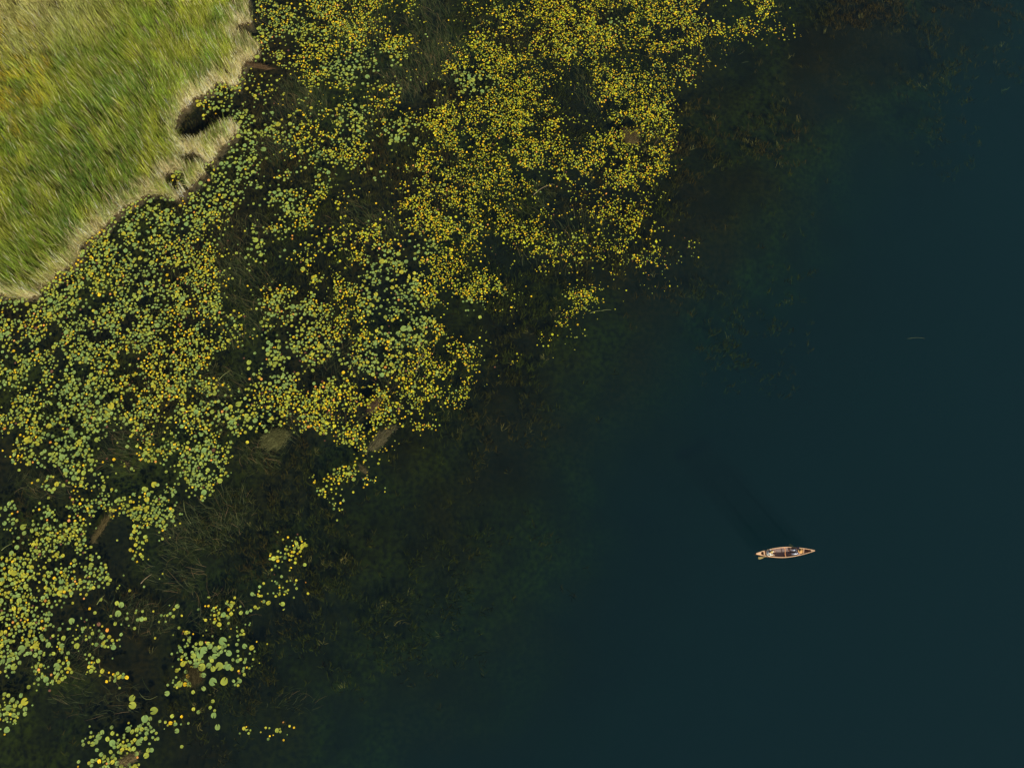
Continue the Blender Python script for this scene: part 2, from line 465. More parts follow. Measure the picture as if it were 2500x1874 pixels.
# outlines of the separate patches in the lower half, traced at 1.016 x with the origin at photo row 937
PATCHES = [
    (.82, [(415,660),(450,655),(470,610),(495,640),(530,640),(560,640),(580,670),(615,685),(605,705),(580,735),(555,740),(540,800),(520,822),(485,810),(490,790),(510,750),(495,725),(450,750),(440,715),(445,690)]),
    (.45, [(525,530),(570,530),(580,560),(560,590),(540,600),(525,575)]), (.42, [(635,495),(660,490),(655,540),(640,590),(628,570),(640,530)]),
    (.28, [(580,600),(620,610),(640,650),(600,660),(575,630)]), (.30, [(645,590),(658,590),(658,665),(648,665)]),
    (.72, [(318,790),(350,775),(380,800),(375,830),(395,870),(380,905),(350,915),(320,930),(350,960),(190,960),(210,935),(260,925),(290,900),(280,880),(300,850),(320,840)]),
    (.62, [(215,870),(240,862),(262,890),(255,912),(225,915)]), (.65, [(-60,765),(20,790),(60,775),(75,800),(40,830),(10,860),(-60,850)]),
    (.65, [(268,715),(300,712),(302,742),(275,740)]), (.50, [(375,545),(425,535),(430,580),(400,595),(378,570)]), (.35, [(215,680),(240,675),(245,720),(215,715)]),
    (.65, [(668,405),(715,375),(750,380),(745,405),(715,430),(680,450),(668,430)]), (.22, [(683,485),(730,490),(728,520),(680,525)]),
    (.60, [(780,245),(810,235),(830,215),(870,195),(905,190),(935,235),(920,248),(890,225),(850,240),(805,270),(785,260)]), (.50, [(810,290),(858,290),(850,301),(815,301)]), (.5, [(425,825),(445,825),(440,850),(427,850)]),
    (.85, [(-80,450),(0,430),(60,400),(100,390),(130,360),(170,345),(215,350),(225,400),(270,470),(275,510),(230,515),(190,500),(160,530),(140,560),(120,600),(110,650),(130,690),(180,690),(170,730),(125,755),(90,750),(75,690),(50,690),(0,720),(-80,740)]),
    (.42, [(300,560),(345,565),(345,610),(300,625),(270,660),(240,650),(240,600),(270,590)]), (.70, [(290,260),(380,255),(445,260),(445,320),(400,365),(350,360),(330,330),(290,320)]),
    (.75, [(440,60),(600,50),(600,110),(560,140),(560,220),(530,250),(510,290),(480,280),(450,220),(430,150),(440,100)]), (.32, [(330,370),(385,375),(380,410),(350,430),(320,410)]),
    (.50, [(-60,300),(40,300),(45,340),(35,385),(-60,395)]), (.75, [(130,150),(230,160),(240,215),(180,215),(110,200)]), (.42, [(110,230),(280,230),(290,330),(230,340),(170,340),(150,290),(110,270)]),
    (.35, [(50,330),(130,300),(140,350),(90,385),(50,390)]), (.78, [(-60,-40),(430,-40),(420,60),(350,90),(260,90),(250,150),(100,150),(40,110),(-60,120)]), (.28, [(40,110),(110,150),(110,215),(30,190)]),
    (.55, [(320,90),(440,80),(440,200),(400,220),(350,180),(330,130)]), (.62, [(620,-40),(960,-40),(980,40),(960,90),(900,140),(850,150),(840,120),(700,100),(650,110),(620,60)]),
    (.32, [(980,0),(1100,60),(1070,110),(1000,110),(960,90)]), (.16, [(605,850),(718,845),(718,880),(605,875)]), (.20, [(110,570),(230,560),(230,640),(180,690),(130,690)]), (.14, [(880,150),(960,150),(960,190),(890,190)]),
]

# the same for the upper half; first list is traced from photo column 244
PATCHES_UP = [
    (.55, [(385,-60),(700,-60),(690,60),(660,100),(680,150),(700,185),(640,210),(600,220),(540,200),(480,180),(430,150),(400,110),(395,60)]), (.62, [(420,20),(650,-20),(640,110),(560,140),(470,110)]),
    (.30, [(520,190),(560,230),(545,240),(515,215)]), (.62, [(705,85),(780,90),(785,150),(740,150),(705,130)]), (.20, [(760,-20),(800,60),(770,70),(750,40)]),
    (.50, [(300,200),(370,170),(430,215),(450,260),(425,330),(395,380),(390,450),(410,475),(340,500),(310,550),(245,550),(220,500),(215,470),(265,420),(280,380),(330,330),(320,300),(260,290),(240,255)]),
    (.76, [(-420,760),(-248,728),(-200,738),(-140,713),(-100,688),(-55,655),(-50,605),(0,565),(50,525),(120,485),(220,495),(310,520),(250,580),(285,610),(310,680),(325,770),(340,830),(310,865),(270,880),(290,1010),(-420,1010)]),
    (.45, [(440,300),(500,270),(600,260),(655,290),(660,400),(600,400),(560,340),(500,350),(450,360),(405,330)]),
    (.50, [(480,360),(640,340),(660,390),(600,440),(590,500),(540,520),(530,590),(490,570),(470,530),(420,540),(415,480),(450,440),(490,410)]),
    (.62, [(375,580),(440,560),(480,570),(440,620),(400,645),(375,610)]),
    (.76, [(400,740),(440,720),(500,715),(560,740),(600,780),(570,830),(560,900),(560,1010),(390,1010),(400,890),(420,850),(400,800)]),
    (.44, [(510,640),(580,590),(640,570),(700,560),(760,620),(700,660),(650,680),(660,760),(600,770),(560,730),(520,700)]), (.42, [(560,760),(660,750),(650,860),(580,870),(570,820)]),
    (.80, [(660,650),(740,630),(780,680),(820,740),(830,800),(800,860),(730,870),(720,1010),(640,1010),(650,860),(640,800),(660,740)]), (.45, [(560,870),(650,860),(650,1010),(560,1010)]),
    (.38, [(780,600),(860,600),(900,640),(890,700),(860,760),(820,800),(800,720)]), (.20, [(850,860),(930,850),(940,900),(900,1010),(860,1010)]), (.32, [(730,870),(850,800),(880,860),(830,1010),(730,1010)]),
    (.55, [(880,690),(940,670),(985,690),(1005,760),(960,760),(900,740)]), (.42, [(700,300),(770,295),(770,330),(740,355),(700,345)]), (.24, [(670,210),(760,210),(740,260),(690,280),(640,270)]), (.5, [(670,450),(720,430),(725,465),(690,470)]),
]
PATCHES_RIGHT = [
    (.70, [(1310,-60),(1440,-60),(1450,40),(1500,80),(1500,125),(1420,135),(1360,120),(1300,130),(1300,60)]),
    (.56, [(1150,100),(1230,80),(1300,90),(1330,130),(1300,180),(1300,230),(1340,260),(1370,290),(1340,330),(1280,330),(1230,300),(1200,330),(1150,280),(1120,230),(1060,200),(1100,140)]),
    (.26, [(1190,15),(1280,10),(1285,70),(1200,80)]), (.34, [(1450,-60),(1600,-60),(1700,-40),(1720,30),(1720,60),(1700,120),(1600,130),(1550,80),(1500,60)]), (.50, [(1640,40),(1710,40),(1710,120),(1660,115)]),
    (.32, [(1490,90),(1560,110),(1520,150),(1480,130)]), (.45, [(1720,70),(1760,55),(1770,90),(1725,100)]), (.40, [(1780,60),(1820,40),(1840,75),(1790,85)]), (.42, [(1830,-10),(1890,-10),(1885,40),(1840,45)]),
    (.12, [(1880,60),(1950,70),(1945,85),(1880,85)]), (.38, [(1450,150),(1540,120),(1600,160),(1560,220),(1640,230),(1660,250),(1640,300),(1640,370),(1600,400),(1560,350),(1500,330),(1520,290),(1470,250),(1440,200)]),
    (.58, [(1500,270),(1650,230),(1655,310),(1560,330),(1500,330)]), (.28, [(1660,140),(1720,150),(1725,180),(1660,205)]), (.40, [(1440,330),(1560,350),(1620,390),(1630,430),(1560,470),(1500,470),(1430,440),(1400,400)]),
    (.46, [(1000,260),(1110,250),(1150,300),(1180,350),(1150,420),(1130,480),(1180,540),(1150,600),(1080,600),(1010,560),(980,500),(990,430),(1010,380),(1010,320)]), (.66, [(980,450),(1100,420),(1130,500),(1080,570),(1000,560)]),
    (.42, [(1200,330),(1290,340),(1380,340),(1400,440),(1330,450),(1250,430),(1190,460),(1170,400)]), (.26, [(1200,500),(1290,540),(1350,560),(1400,590),(1360,610),(1290,600),(1200,580)]), (.34, [(1290,620),(1360,600),(1360,655),(1310,655)]),
    (.30, [(1430,500),(1600,500),(1580,560),(1500,550),(1440,540)]), (.16, [(1430,600),(1560,580),(1620,600),(1600,660),(1520,670),(1440,650)]), (.42, [(1370,710),(1415,700),(1460,700),(1460,735),(1400,730)]), (.16, [(1360,760),(1430,740),(1420,800),(1380,820)]),
]
PATCHES_UP = [(v, [(x / 1.016 + 244, y / 1.016) for x, y in p]) for v, p in PATCHES_UP] + PATCHES_RIGHT

def upper_cover(px, py):
    c = np.zeros(len(px))
    for v, poly in PATCHES_UP:
        c = np.maximum(c, np.where(inpoly(px, py, poly), v, 0))
    return c

def patch_cover(px, py):
    x = px * 1.016; y = (py - 937) * 1.016
    c = np.zeros(len(px))
    for v, poly in PATCHES:
        c = np.maximum(c, np.where(inpoly(x, y, poly), v, 0))
    return c

def scatter_pads():
    x0, y0 = P(-160, 1990); x1, y1 = P(2020, -110)
    xl, _ = P(-160, -110)
    NC = 380000
    wx = rng.uniform(xl, x1, NC); wy = rng.uniform(y0, y1, NC)
    px, py = Q(wx, wy)
    k = (px > -160) & (py > -110) & (px < 2020) & (py < 1990)
    wx, wy, px, py = [a[k] for a in (wx, wy, px, py)]
    wob = 11
    qx = px + (fbm(wx * 0.9, wy * 0.9, 201) - 0.5) * 2 * wob; qy = py + (fbm(wx * 0.9, wy * 0.9, 202) - 0.5) * 2 * wob
    cv = cover(qx, qy)
    dry = inpoly(px, py, BANK) & ~inpoly(px, py, POOL)
    cv = np.where(dry, 0, cv)
    pool_only = inpoly(px, py, POOL)
    cv = np.where(pool_only, 0.25, cv)
    big = greenness(px, py)
    qx = qx + rng.normal(0, 8.0, len(px)); qy = qy + rng.normal(0, 6.5, len(px))      # loose margins
    cl = fbm(wx * 0.9 + fbm(wx * 1.5, wy * 1.5, 5) * 1.2, wy * 0.9 + fbm(wx * 1.5, wy * 1.5, 8) * 1.2, 211, 4)            # clumps of about a metre
    cl2 = fbm(wx * 0.20, wy * 0.20, 215, 2)
    m = np.clip((cl - 0.5) * lerp(4.5, 7.5, np.clip(big * 1.5, 0, 1)) + 0.80 + (cl2 - 0.5) * 1.0 + (cv - 0.45) * 1.3, 0.04, 1.6)
    west = np.clip((1150 - px) / 450, 0, 1)
    want = cv ** lerp(1.7, 1.3, west) * m * lerp(0.86, 1.08, west)
    low = np.clip((py - 975) / 30, 0, 1) * (px < 1250)
    m2 = np.clip((cl - 0.5) * 6.5 + 1.0, 0.08, 1.45)
    m3 = np.clip((cl - 0.5) * 8.0 + 1.0, 0.06, 1.6)
    w_low = np.maximum(patch_cover(qx, qy) * m2, 0.10 * want) * 1.38
    w_up = np.maximum(upper_cover(qx, qy) * m3 * lerp(0.88, 1.06, west), lerp(0.55, 0.26, west) * want)
    want = np.where(rng.uniform(0, 1, len(px)) < low, w_low, w_up)
    want = np.where(dry, 0, np.where(pool_only, 0.2, want))
    r = lerp(0.062, 0.165, np.clip(big, 0, 1)) + np.clip(big - 1.0, 0, 1) * 0.26
    r = r * rng.lognormal(0, 0.31, len(px))
    small = rng.uniform(0, 1, len(px)) < 0.22; r = np.where(small, r * 0.62, r)
    r = r * (1 + 0.18 * np.clip((py - 1150) / 500, 0, 1))
    r = np.clip(r, 0.035, 0.32)
    # accept so that the summed area meets the wanted cover
    area = (x1 - xl) * (y1 - y0)
    lam = len(px) / area * 1.0
    dens_cand = NC / area
    accept = np.clip(want * 1.25 / (math.pi * r * r) / dens_cand, 0, 1)
    k = rng.uniform(0, 1, len(px)) < accept
    wx, wy, px, py, r, big = [a[k] for a in (wx, wy, px, py, r, big)]
    order = rng.permutation(len(wx))
    cell = 0.3; grid = {}; keep = []
    for i in order:
        x, y, rr = float(wx[i]), float(wy[i]), float(r[i])
        ci, cj = int(x // cell), int(y // cell); ok = True
        for a in (-1, 0, 1):
            for b in (-1, 0, 1):
                for (u, v, w) in grid.get((ci + a, cj + b), ()):
                    if (u - x) ** 2 + (v - y) ** 2 < ((rr + w) * 0.70) ** 2: ok = False; break
                if not ok: break
            if not ok: break
        if ok:
            grid.setdefault((ci, cj), []).append((x, y, rr)); keep.append(i)
    keep = np.array(keep)
    print("pads", len(keep))
    return [a[keep] for a in (wx, wy, px, py, r, big)]

PADCOL = {   # base colours of the leaf kinds
    "green": ((0.200, 0.320, 0.095), (0.280, 0.380, 0.095)),
    "olive green": ((0.300, 0.385, 0.068), (0.370, 0.430, 0.065)),
    "yellow green": ((0.430, 0.520, 0.032), (0.640, 0.600, 0.028)),
    "yellow": ((0.900, 0.580, 0.022), (0.850, 0.620, 0.030)),
    "orange": ((0.850, 0.360, 0.050), (0.850, 0.420, 0.120)),
    "brown": ((0.140, 0.060, 0.034), (0.200, 0.100, 0.060)),
}
KIND = list(PADCOL)
PADNAME = {"green": "green", "olive green": "olive green", "yellow green": "yellow green", "yellow": "bright yellow", "orange": "orange", "brown": "withered brown"}

def pad_kinds(big, n, wx, wy):
    u = rng.uniform(0, 1, n)
    g = np.clip(big, 0, 1)
    patch = (fbm(wx * 0.4, wy * 0.4, 301) - 0.5) * 1.1
    g = np.clip(g + patch * 0.6, 0, 1)
    pg = 0.60 * g ** 1.4; po = pg + 0.24 + 0.16 * g; py_ = np.maximum(po + 0.44 * (1 - g) + 0.10, po)
    k = np.full(n, 3)
    k[u < py_] = 2; k[u < po] = 1; k[u < pg] = 0
    v = rng.uniform(0, 1, n)
    k[v < 0.045] = 3; k[v < 0.024] = 4; k[v < 0.015] = 5
    return k

def pad_template(nr, notch=0.22, dish=0.03, seed=0):
    """notched leaf of radius one: centre, inner ring, rim"""
    a = np.linspace(notch, 2 * np.pi - notch, nr)
    rr = np.random.default_rng(seed)
    wob = 1 + 0.035 * np.sin(a * 3 + rr.uniform(0, 6)) + 0.03 * np.sin(a * 5 + rr.uniform(0, 6))
    V = [np.zeros((1, 3))]
    V.append(np.stack([np.cos(a) * 0.6 * wob, np.sin(a) * 0.6 * wob, np.full(nr, 0.01)], -1))
    V.append(np.stack([np.cos(a) * wob, np.sin(a) * wob, dish + 0.05 * np.sin(a * 2 + rr.uniform(0, 6))], -1))
    V = np.concatenate(V)
    F = []
    for i in range(nr - 1):
        F.append((0, 1 + i, 2 + i)); F.append((1 + i, 1 + nr + i, 2 + nr + i)); F.append((1 + i, 2 + nr + i, 2 + i))
    return V, np.array(F)

def leaf_colors(kind, nr, n, big):
    """(n, 1+2nr, 3): veined middle, blade, paler or browner rim"""
    C = np.zeros((n, 1 + 2 * nr, 3))
    for i, k in enumerate(KIND):
        s = kind == i
        a, b = [np.array(c) for c in PADCOL[k]]
        t = rng.uniform(0, 1, (int(s.sum()), 1))
        if k == "yellow green":      # broad leaves stay greener than the small gold ones
            w = np.clip(np.asarray(big)[s] * 1.9 - 0.2, 0, 1)[:, None]
            a = lerp(a, np.array([0.40, 0.42, 0.050]), w); b = lerp(b, np.array([0.52, 0.48, 0.045]), w)
        base = (a * (1 - t) + b * t) * rng.uniform(0.90, 1.40, (int(s.sum()), 1))
        mid = base * 1.06
        rim = base * np.array([1.25, 1.12, 1.0]) if k != "brown" else base * 0.8
        cen = lerp(base, np.array([0.45, 0.42, 0.08]), 0.25) if k != "brown" else base
        C[s, 0] = cen; C[s, 1:1 + nr] = mid[:, None, :]; C[s, 1 + nr:] = rim[:, None, :]
    return C

pad_mat = mat("lily_leaf", rough=0.55, spec=0.10, attr=True, transl=0.12)

def pads_stuff(wx, wy, r, kind, big):
    n = len(wx); nr = 9
    T, F = pad_template(nr, seed=3)
    a = rng.uniform(0, 2 * np.pi, n); s = r
    X = T[None, :, 0] * s[:, None]; Y = T[None, :, 1] * s[:, None] * rng.uniform(0.80, 1.0, n)[:, None]; Z = T[None, :, 2] * s[:, None]
    ca, sa = np.cos(a)[:, None], np.sin(a)[:, None]
    x = X * ca - Y * sa; y = X * sa + Y * ca
    tilt = rng.normal(0, 0.10, (n, 2)) * (1.6 - np.clip(big, 0, 1))[:, None]
    z = Z + x * tilt[:, :1] + y * tilt[:, 1:] + (0.012 + rng.uniform(0, 0.02, n) + np.abs(tilt).sum(1) * r)[:, None]
    V = np.stack([x + wx[:, None], y + wy[:, None], z], -1)
    FF = (F[None] + (np.arange(n) * len(T))[:, None, None])
    C = leaf_colors(kind, nr, n, big)
    me = npmesh("lily_pads", V, FF, 3, C)
    tag(link("lily_pads", me, pad_mat), kind="stuff", label="thousands of small green and yellow water lily leaves floating in mats off the reeds")

wx, wy, px, py, rad, big = scatter_pads()
kind = pad_kinds(big, len(wx), wx, wy)
rad = np.where((kind >= 3) & (rad > 0.10), np.minimum(rad * 0.75, 0.17), rad)
infr = (px > 8) & (px < W0 - 8) & (py > 8) & (py < H0 - 8)
# the mats run on beside the frame too
score = np.where(infr, rad * FPX / (CAMH + 0.0 - wy * st) , -1)
top = np.argsort(-score)[:300]
rest = np.ones(len(wx), bool); rest[top] = False
pads_stuff(wx[rest], wy[rest], rad[rest], kind[rest], big[rest])

ZONES = [  # (x, y, phrase)
    (520, 1650, "big leaved patch standing alone near the bottom"), (560, 1590, "upper arm of the lone bottom patch"),
    (470, 1590, "left lobe of the lone bottom patch"),
    (350, 1720, "small patch at the bottom edge"), (350, 1790, "narrow patch running to the bottom edge"), (230, 1815, "little ring of pads at the bottom"),
    (270, 1860, "pads along the bottom frame edge"), (60, 1390, "dense mat at the lower left"), (60, 1480, "dense mat's lower lobe at the left edge"),
    (130, 1540, "loose pads under the lower left mat"), (230, 1570, "ragged tail of the lower left mat"), (310, 1500, "sparse patch right of the lower left mat"),
    (60, 1620, "bottom fringe of the left edge mat"), (40, 1730, "small patch at the lower left corner"), (390, 1490, "small loose group in dark water at lower left"),
    (20, 1260, "loose pads by the left edge in dark water"), (110, 1250, "open band above the lower left mat"), (220, 1180, "left part of the middle left mats"),
    (190, 1110, "pads below the main left mat"), (170, 1030, "lower left of the main mat"), (60, 920, "left edge of the main mat"),
    (120, 780, "main mat just below the reed bank"), (330, 700, "middle of the main left mat"), (240, 600, "main mat's top beside the reeds"),
    (400, 850, "right of the main left mat"), (360, 520, "pads hugging the reed edge"), (540, 420, "patch right of the reed spit"),
    (500, 250, "patch by the pool in the reeds"), (660, 320, "patch right of the reed pool"), (670, 480, "patch in the open channel right of the spit"),
    (660, 600, "small patch above the central green mat"), (700, 780, "left lobe of the central green mat"), (660, 890, "lower left lobe of the central green mat"),
    (780, 860, "hollow of the central green mat"), (950, 680, "top of the central green mat"), (980, 790, "right lobe of the central green mat"),
    (920, 900, "lower right lobe of the central green mat"), (860, 1000, "bottom of the central mat"), (1120, 770, "loose pads right of the central mat"),
    (550, 1000, "small mat left of the dead reed raft"), (480, 1130, "lower end of the small middle mat"), (390, 1250, "patch of mixed pads above the open dark water"),
    (300, 1290, "patch beside the long dead reed strip"), (900, 170, "top patch right of the reed point"), (700, 70, "top patch beside the reeds"),
    (870, 290, "loose pads below the top patch"), (980, 320, "little arc of pads in the top channel"), (1150, 205, "green knot in the yellow upper mat"),
    (1500, 42, "tight green cluster near the top edge"), (1250, 350, "yellow upper middle mat"), (925, 440, "few pads alone in the upper channel"),
    (1000, 560, "patch under the upper channel"), (700, 1350, "small yellow clump in the dark water"), (620, 1450, "thin scatter of pads beyond the left mats"),
    (760, 1200, "small yellow clump under the central mat"),
]
SIDES = {(0, 0): "upper left of", (1, 0): "upper side of", (2, 0): "upper right of", (0, 1): "left side of", (1, 1): "middle of", (2, 1): "right side of",
         (0, 2): "lower left of", (1, 2): "lower side of", (2, 2): "lower right of"}
ORD = ["leftmost", "second from left", "third from left", "fourth from left", "fifth from left", "sixth from left", "seventh from left", "eighth from left", "ninth from left", "tenth from left"]

def pads_individual():
    nr = 15; bank = {}
    for ki, k in enumerate(KIND):
        for v in range(4):
            T, F = pad_template(nr, notch=0.14 + 0.05 * v, seed=10 * ki + v)
            C = leaf_colors(np.array([ki]), nr, 1, np.array([0.9]))[0]
            me = npmesh("lily_pad", T, F, 3, C); me.materials.append(pad_mat)
            bank[(ki, v)] = me
    info = []
    for i in top:
        zi = min(range(len(ZONES)), key=lambda q: (ZONES[q][0] - px[i]) ** 2 + (ZONES[q][1] - py[i]) ** 2)
        info.append((i, zi))
    size = {}
    med = float(np.median(rad[top]))
    byzone = {}
    for i, zi in info: byzone.setdefault(zi, []).append(i)
    keyed = {}
    for zi, ids in byzone.items():
        xs = px[ids]; ys = py[ids]
        for i in ids:
            a = 1 if len(ids) < 3 else int(np.digitize(px[i], np.quantile(xs, [1 / 3, 2 / 3])))
            b = 1 if len(ids) < 3 else int(np.digitize(py[i], np.quantile(ys, [1 / 3, 2 / 3])))
            sz = "very large" if rad[i] > 0.22 else "large"
            keyed.setdefault((zi, a, b, int(kind[i]), sz, len(ids) < 3), []).append(i)
    for (zi, a, b, k, sz, few), ids in keyed.items():
        ids = sorted(ids, key=lambda i: px[i])
        for j, i in enumerate(ids):
            name = f"{sz} {PADNAME[KIND[k]]} pad"
            place = ZONES[zi][2] if few else f"{SIDES[(a, b)]} the {ZONES[zi][2]}"
            if few: place = "in the " + place
            else: place = "in the " + place.replace(" of the", " of the", 1)
            if len(ids) == 1: lab = f"{name} {place}"
            elif len(ids) == 2: lab = f"{('left', 'right')[j]} of two {name}s {place}"
            else: lab = f"{ORD[min(j, 9)]} of the {name}s {place}"
            w = lab.split()
            if len(w) > 16:
                drop = [x for x in ("the",)]
                while len(w) > 16 and "the" in w: w.remove("the")
                lab = " ".join(w[:16])
            o = link("lily_pad", bank[(k, random.randrange(4))])
            r = float(rad[i])
            o.scale = (r, r * random.uniform(0.86, 1.0), r)
            o.rotation_euler = (random.gauss(0, 0.025), random.gauss(0, 0.025), random.uniform(0, 6.283))
            o.location = (float(wx[i]), float(wy[i]), 0.042 + 0.01 * random.random())
            tag(o, lab, "lily pad", "water lily pads floating off the reed bank")
pads_individual()

# ------------------------------------------------------------------ plants in the water
def submerged_weed():
    NC = 60000
    xl, y0 = P(-100, 1950); x1, y1 = P(2500, -80)
    wx = rng.uniform(xl, x1, NC); wy = rng.uniform(float(y0), float(y1), NC)
    px, py = Q(wx, wy)
    s = shore(wx, wy)
    patch = fbm(wx * 0.09, wy * 0.09, 401, 3); fine = fbm(wx * 0.6, wy * 0.6, 402, 2)
    reach = 68 - 14 * np.clip((py - 500) / 1300.0, -0.3, 1) + (patch - 0.5) * 30
    p = np.clip((reach - s) / 14, 0, 1) * np.clip((patch - 0.36) / 0.2, 0.06, 1) * np.clip((fine - 0.3) / 0.35, 0.05, 1)
    k = (rng.uniform(0, 1, NC) < p) & (s > 1.5)
    wx, wy, s, patch = wx[k], wy[k], s[k], patch[k]
    n = len(wx); M = 7
    dp = depth(wx, wy)
    topz = -np.clip(rng.uniform(0.06, 0.30, n) + dp * rng.uniform(0.08, 0.42, n), 0.06, 3.2)
    N = n * M
    rep = lambda a: np.repeat(a, M)
    head = math.radians(75) + (fbm(wx * 0.05, wy * 0.05, 404) - 0.5) * 4.0
    ang = rep(head) + rng.normal(0, 0.85, N)
    L = rng.uniform(0.18, 0.60, N)
    bx = rep(wx) + rng.normal(0, 0.15, N); by = rep(wy) + rng.normal(0, 0.12, N); bz = rep(topz) - 0.35
    t = np.array([0, 0.5, 1.0])
    pts = np.zeros((N, 3, 3))
    pts[:, :, 0] = bx[:, None] + np.cos(ang)[:, None] * L[:, None] * t
    pts[:, :, 1] = by[:, None] + np.sin(ang)[:, None] * L[:, None] * t
    pts[:, :, 2] = bz[:, None] + (0.35 * (1 - (1 - t) ** 2))[None] * rng.uniform(0.4, 1.0, (N, 1))
    wid = rng.uniform(0.02, 0.055, N)[:, None] * np.array([0.6, 1, 0.2])
    c1 = np.array([0.050, 0.033, 0.008]); c2 = np.array([0.036, 0.041, 0.006]); c3 = np.array([0.13, 0.105, 0.030]); c4 = np.array([0.010, 0.007, 0.003])
    tt = rep(np.clip((fbm(wx * 0.14, wy * 0.14, 405) - 0.35) / 0.3, 0, 1))[:, None]
    c = lerp(c1, c2, tt); u = rng.uniform(0, 1, (N, 1)); c = np.where(u < 0.3, c4, c)
    light = rep(rng.uniform(0, 1, n) < 0.035)[:, None]; c = np.where(light, c3, c)
    cols = np.repeat(c[:, None, :], 3, 1) * rng.uniform(0.7, 1.25, (N, 1, 1))
    V, F, C = ribbons(pts, wid, cols, cross=True)
    print("weed fronds", N)
    tag(link("submerged_weed", npmesh("submerged_weed", V, F, 4, C), mat("pond_weed", rough=0.9, spec=0.0, attr=True)), kind="stuff",
        label="brown and olive pond weed growing under the surface")
submerged_weed()

def water_grass():
    clumps = [  # x, y, rx, ry, count, heading on the photo in degrees, spread
        (900, 60, 70, 50, 90, 100, 25), (1050, 70, 60, 80, 260, 115, 22), (1090, 140, 50, 60, 220, 110, 22), (985, 200, 60, 50, 160, 120, 25), (900, 90, 40, 40, 60, 110, 25),
        (1010, 170, 50, 60, 160, 115, 22), (720, 230, 45, 45, 150, 115, 25), (760, 250, 40, 40, 110, 110, 25), (690, 290, 40, 40, 60, 120, 25), (670, 360, 50, 35, 110, 130, 22),
        (1080, 250, 20, 35, 50, 100, 15), (910, 270, 30, 50, 70, 115, 20), (830, 80, 30, 30, 40, 105, 20), (560, 640, 50, 60, 110, 115, 35), (600, 690, 70, 60, 150, 140, 35), (590, 800, 50, 60, 70, 130, 35),
        (620, 560, 60, 40, 50, 130, 30), (880, 530, 70, 40, 110, 150, 30), (930, 560, 50, 40, 80, 125, 30), (540, 560, 30, 40, 40, 110, 30), (640, 770, 40, 30, 40, 140, 30),
        (330, 1060, 60, 50, 130, 150, 40), (500, 950, 70, 50, 130, 160, 35), (560, 940, 60, 40, 80, 150, 35), (300, 1120, 60, 40, 100, 170, 30), (120, 1190, 60, 30, 90, 160, 30),
        (60, 1180, 60, 20, 60, 20, 20), (500, 1290, 90, 60, 200, 160, 45), (430, 1310, 40, 50, 90, 120, 50), (560, 1250, 50, 60, 90, 60, 40), (640, 1120, 60, 40, 80, 150, 40),
        (120, 1640, 80, 40, 130, 20, 25), (190, 1580, 50, 40, 100, 40, 30), (360, 1520, 60, 40, 110, 30, 40), (300, 1490, 60, 40, 90, 20, 40), (520, 1500, 80, 60, 130, 35, 40), (430, 1400, 80, 50, 90, 160, 30),
        (700, 1050, 50, 40, 60, 150, 40), (950, 960, 40, 60, 60, 80, 60), (1010, 870, 50, 60, 70, 75, 30), (820, 1010, 60, 30, 60, 30, 30), (830, 900, 60, 60, 90, 60, 50), (250, 1700, 120, 60, 70, 165, 30),
        (700, 1720, 60, 40, 30, 30, 15), (1350, 620, 80, 60, 60, 100, 40), (1420, 560, 60, 50, 60, 95, 40), (1600, 330, 60, 30, 50, 150, 40), (1300, 480, 70, 40, 60, 160, 30),
        (240, 1000, 40, 30, 60, 150, 40), (380, 960, 40, 40, 50, 60, 40), (640, 40, 20, 30, 30, 150, 40), (1460, 210, 60, 60, 70, 100, 25), (1700, 130, 120, 60, 60, 100, 40)]
    P4 = []; Wd = []; Cc = []
    for (cx, cy, rx, ry, n, hd, sp) in clumps:
        n = int(n * 1.7)
        a = rng.uniform(0, 2 * np.pi, n); q = np.sqrt(rng.uniform(0, 1, n))
        x, y = P(cx + rx * q * np.cos(a), cy + ry * q * np.sin(a))
        dry = inpoly(*Q(x, y), BANK)
        x, y = x[~dry], y[~dry]; n = len(x)
        if not n: continue
        h = np.radians(hd + rng.normal(0, sp, n)); L = rng.uniform(0.5, 1.7, n)
        bend = rng.normal(0.5, 0.6, n) * rng.choice([-1, 1, 1], n)
        t = np.linspace(0, 1, 6)
        pts = np.zeros((n, 6, 3))
        th = h[:, None] + bend[:, None] * t
        pts[:, :, 0] = x[:, None] + np.cumsum(np.cos(th), 1) * L[:, None] / 6
        pts[:, :, 1] = y[:, None] + np.cumsum(np.sin(th), 1) * L[:, None] / 6
        hi = rng.uniform(-0.30, 0.10, n); lo = rng.uniform(-0.8, -0.3, n)
        pts[:, :, 2] = lerp(lo[:, None], hi[:, None], np.sin(np.clip(t * 1.4, 0, 1.57) )[None])
        pts[:, -1, 2] -= 0.08
        P4.append(pts)
        Wd.append(rng.uniform(0.008, 0.022, n)[:, None] * np.array([0.8, 1, 1, 0.9, 0.6, 0.2]))
        g = rng.uniform(0, 1, (n, 1)); c = lerp(np.array([0.05, 0.075, 0.018]), np.array([0.13, 0.12, 0.04]), g ** 1.5)
        c = np.where(rng.uniform(0, 1, (n, 1)) < 0.12, np.array([0.22, 0.14, 0.06]), c)
        Cc.append(np.repeat(c[:, None, :], 6, 1))
    V, F, C = ribbons(np.concatenate(P4), np.concatenate(Wd), np.concatenate(Cc), cross=True)
    tag(link("water_grass", npmesh("water_grass", V, F, 4, C), mat("grass_blade", rough=0.6, spec=0.2, attr=True, transl=0.2)), kind="stuff",
        label="thin arching grass blades trailing at the water surface between the lily mats")
water_grass()

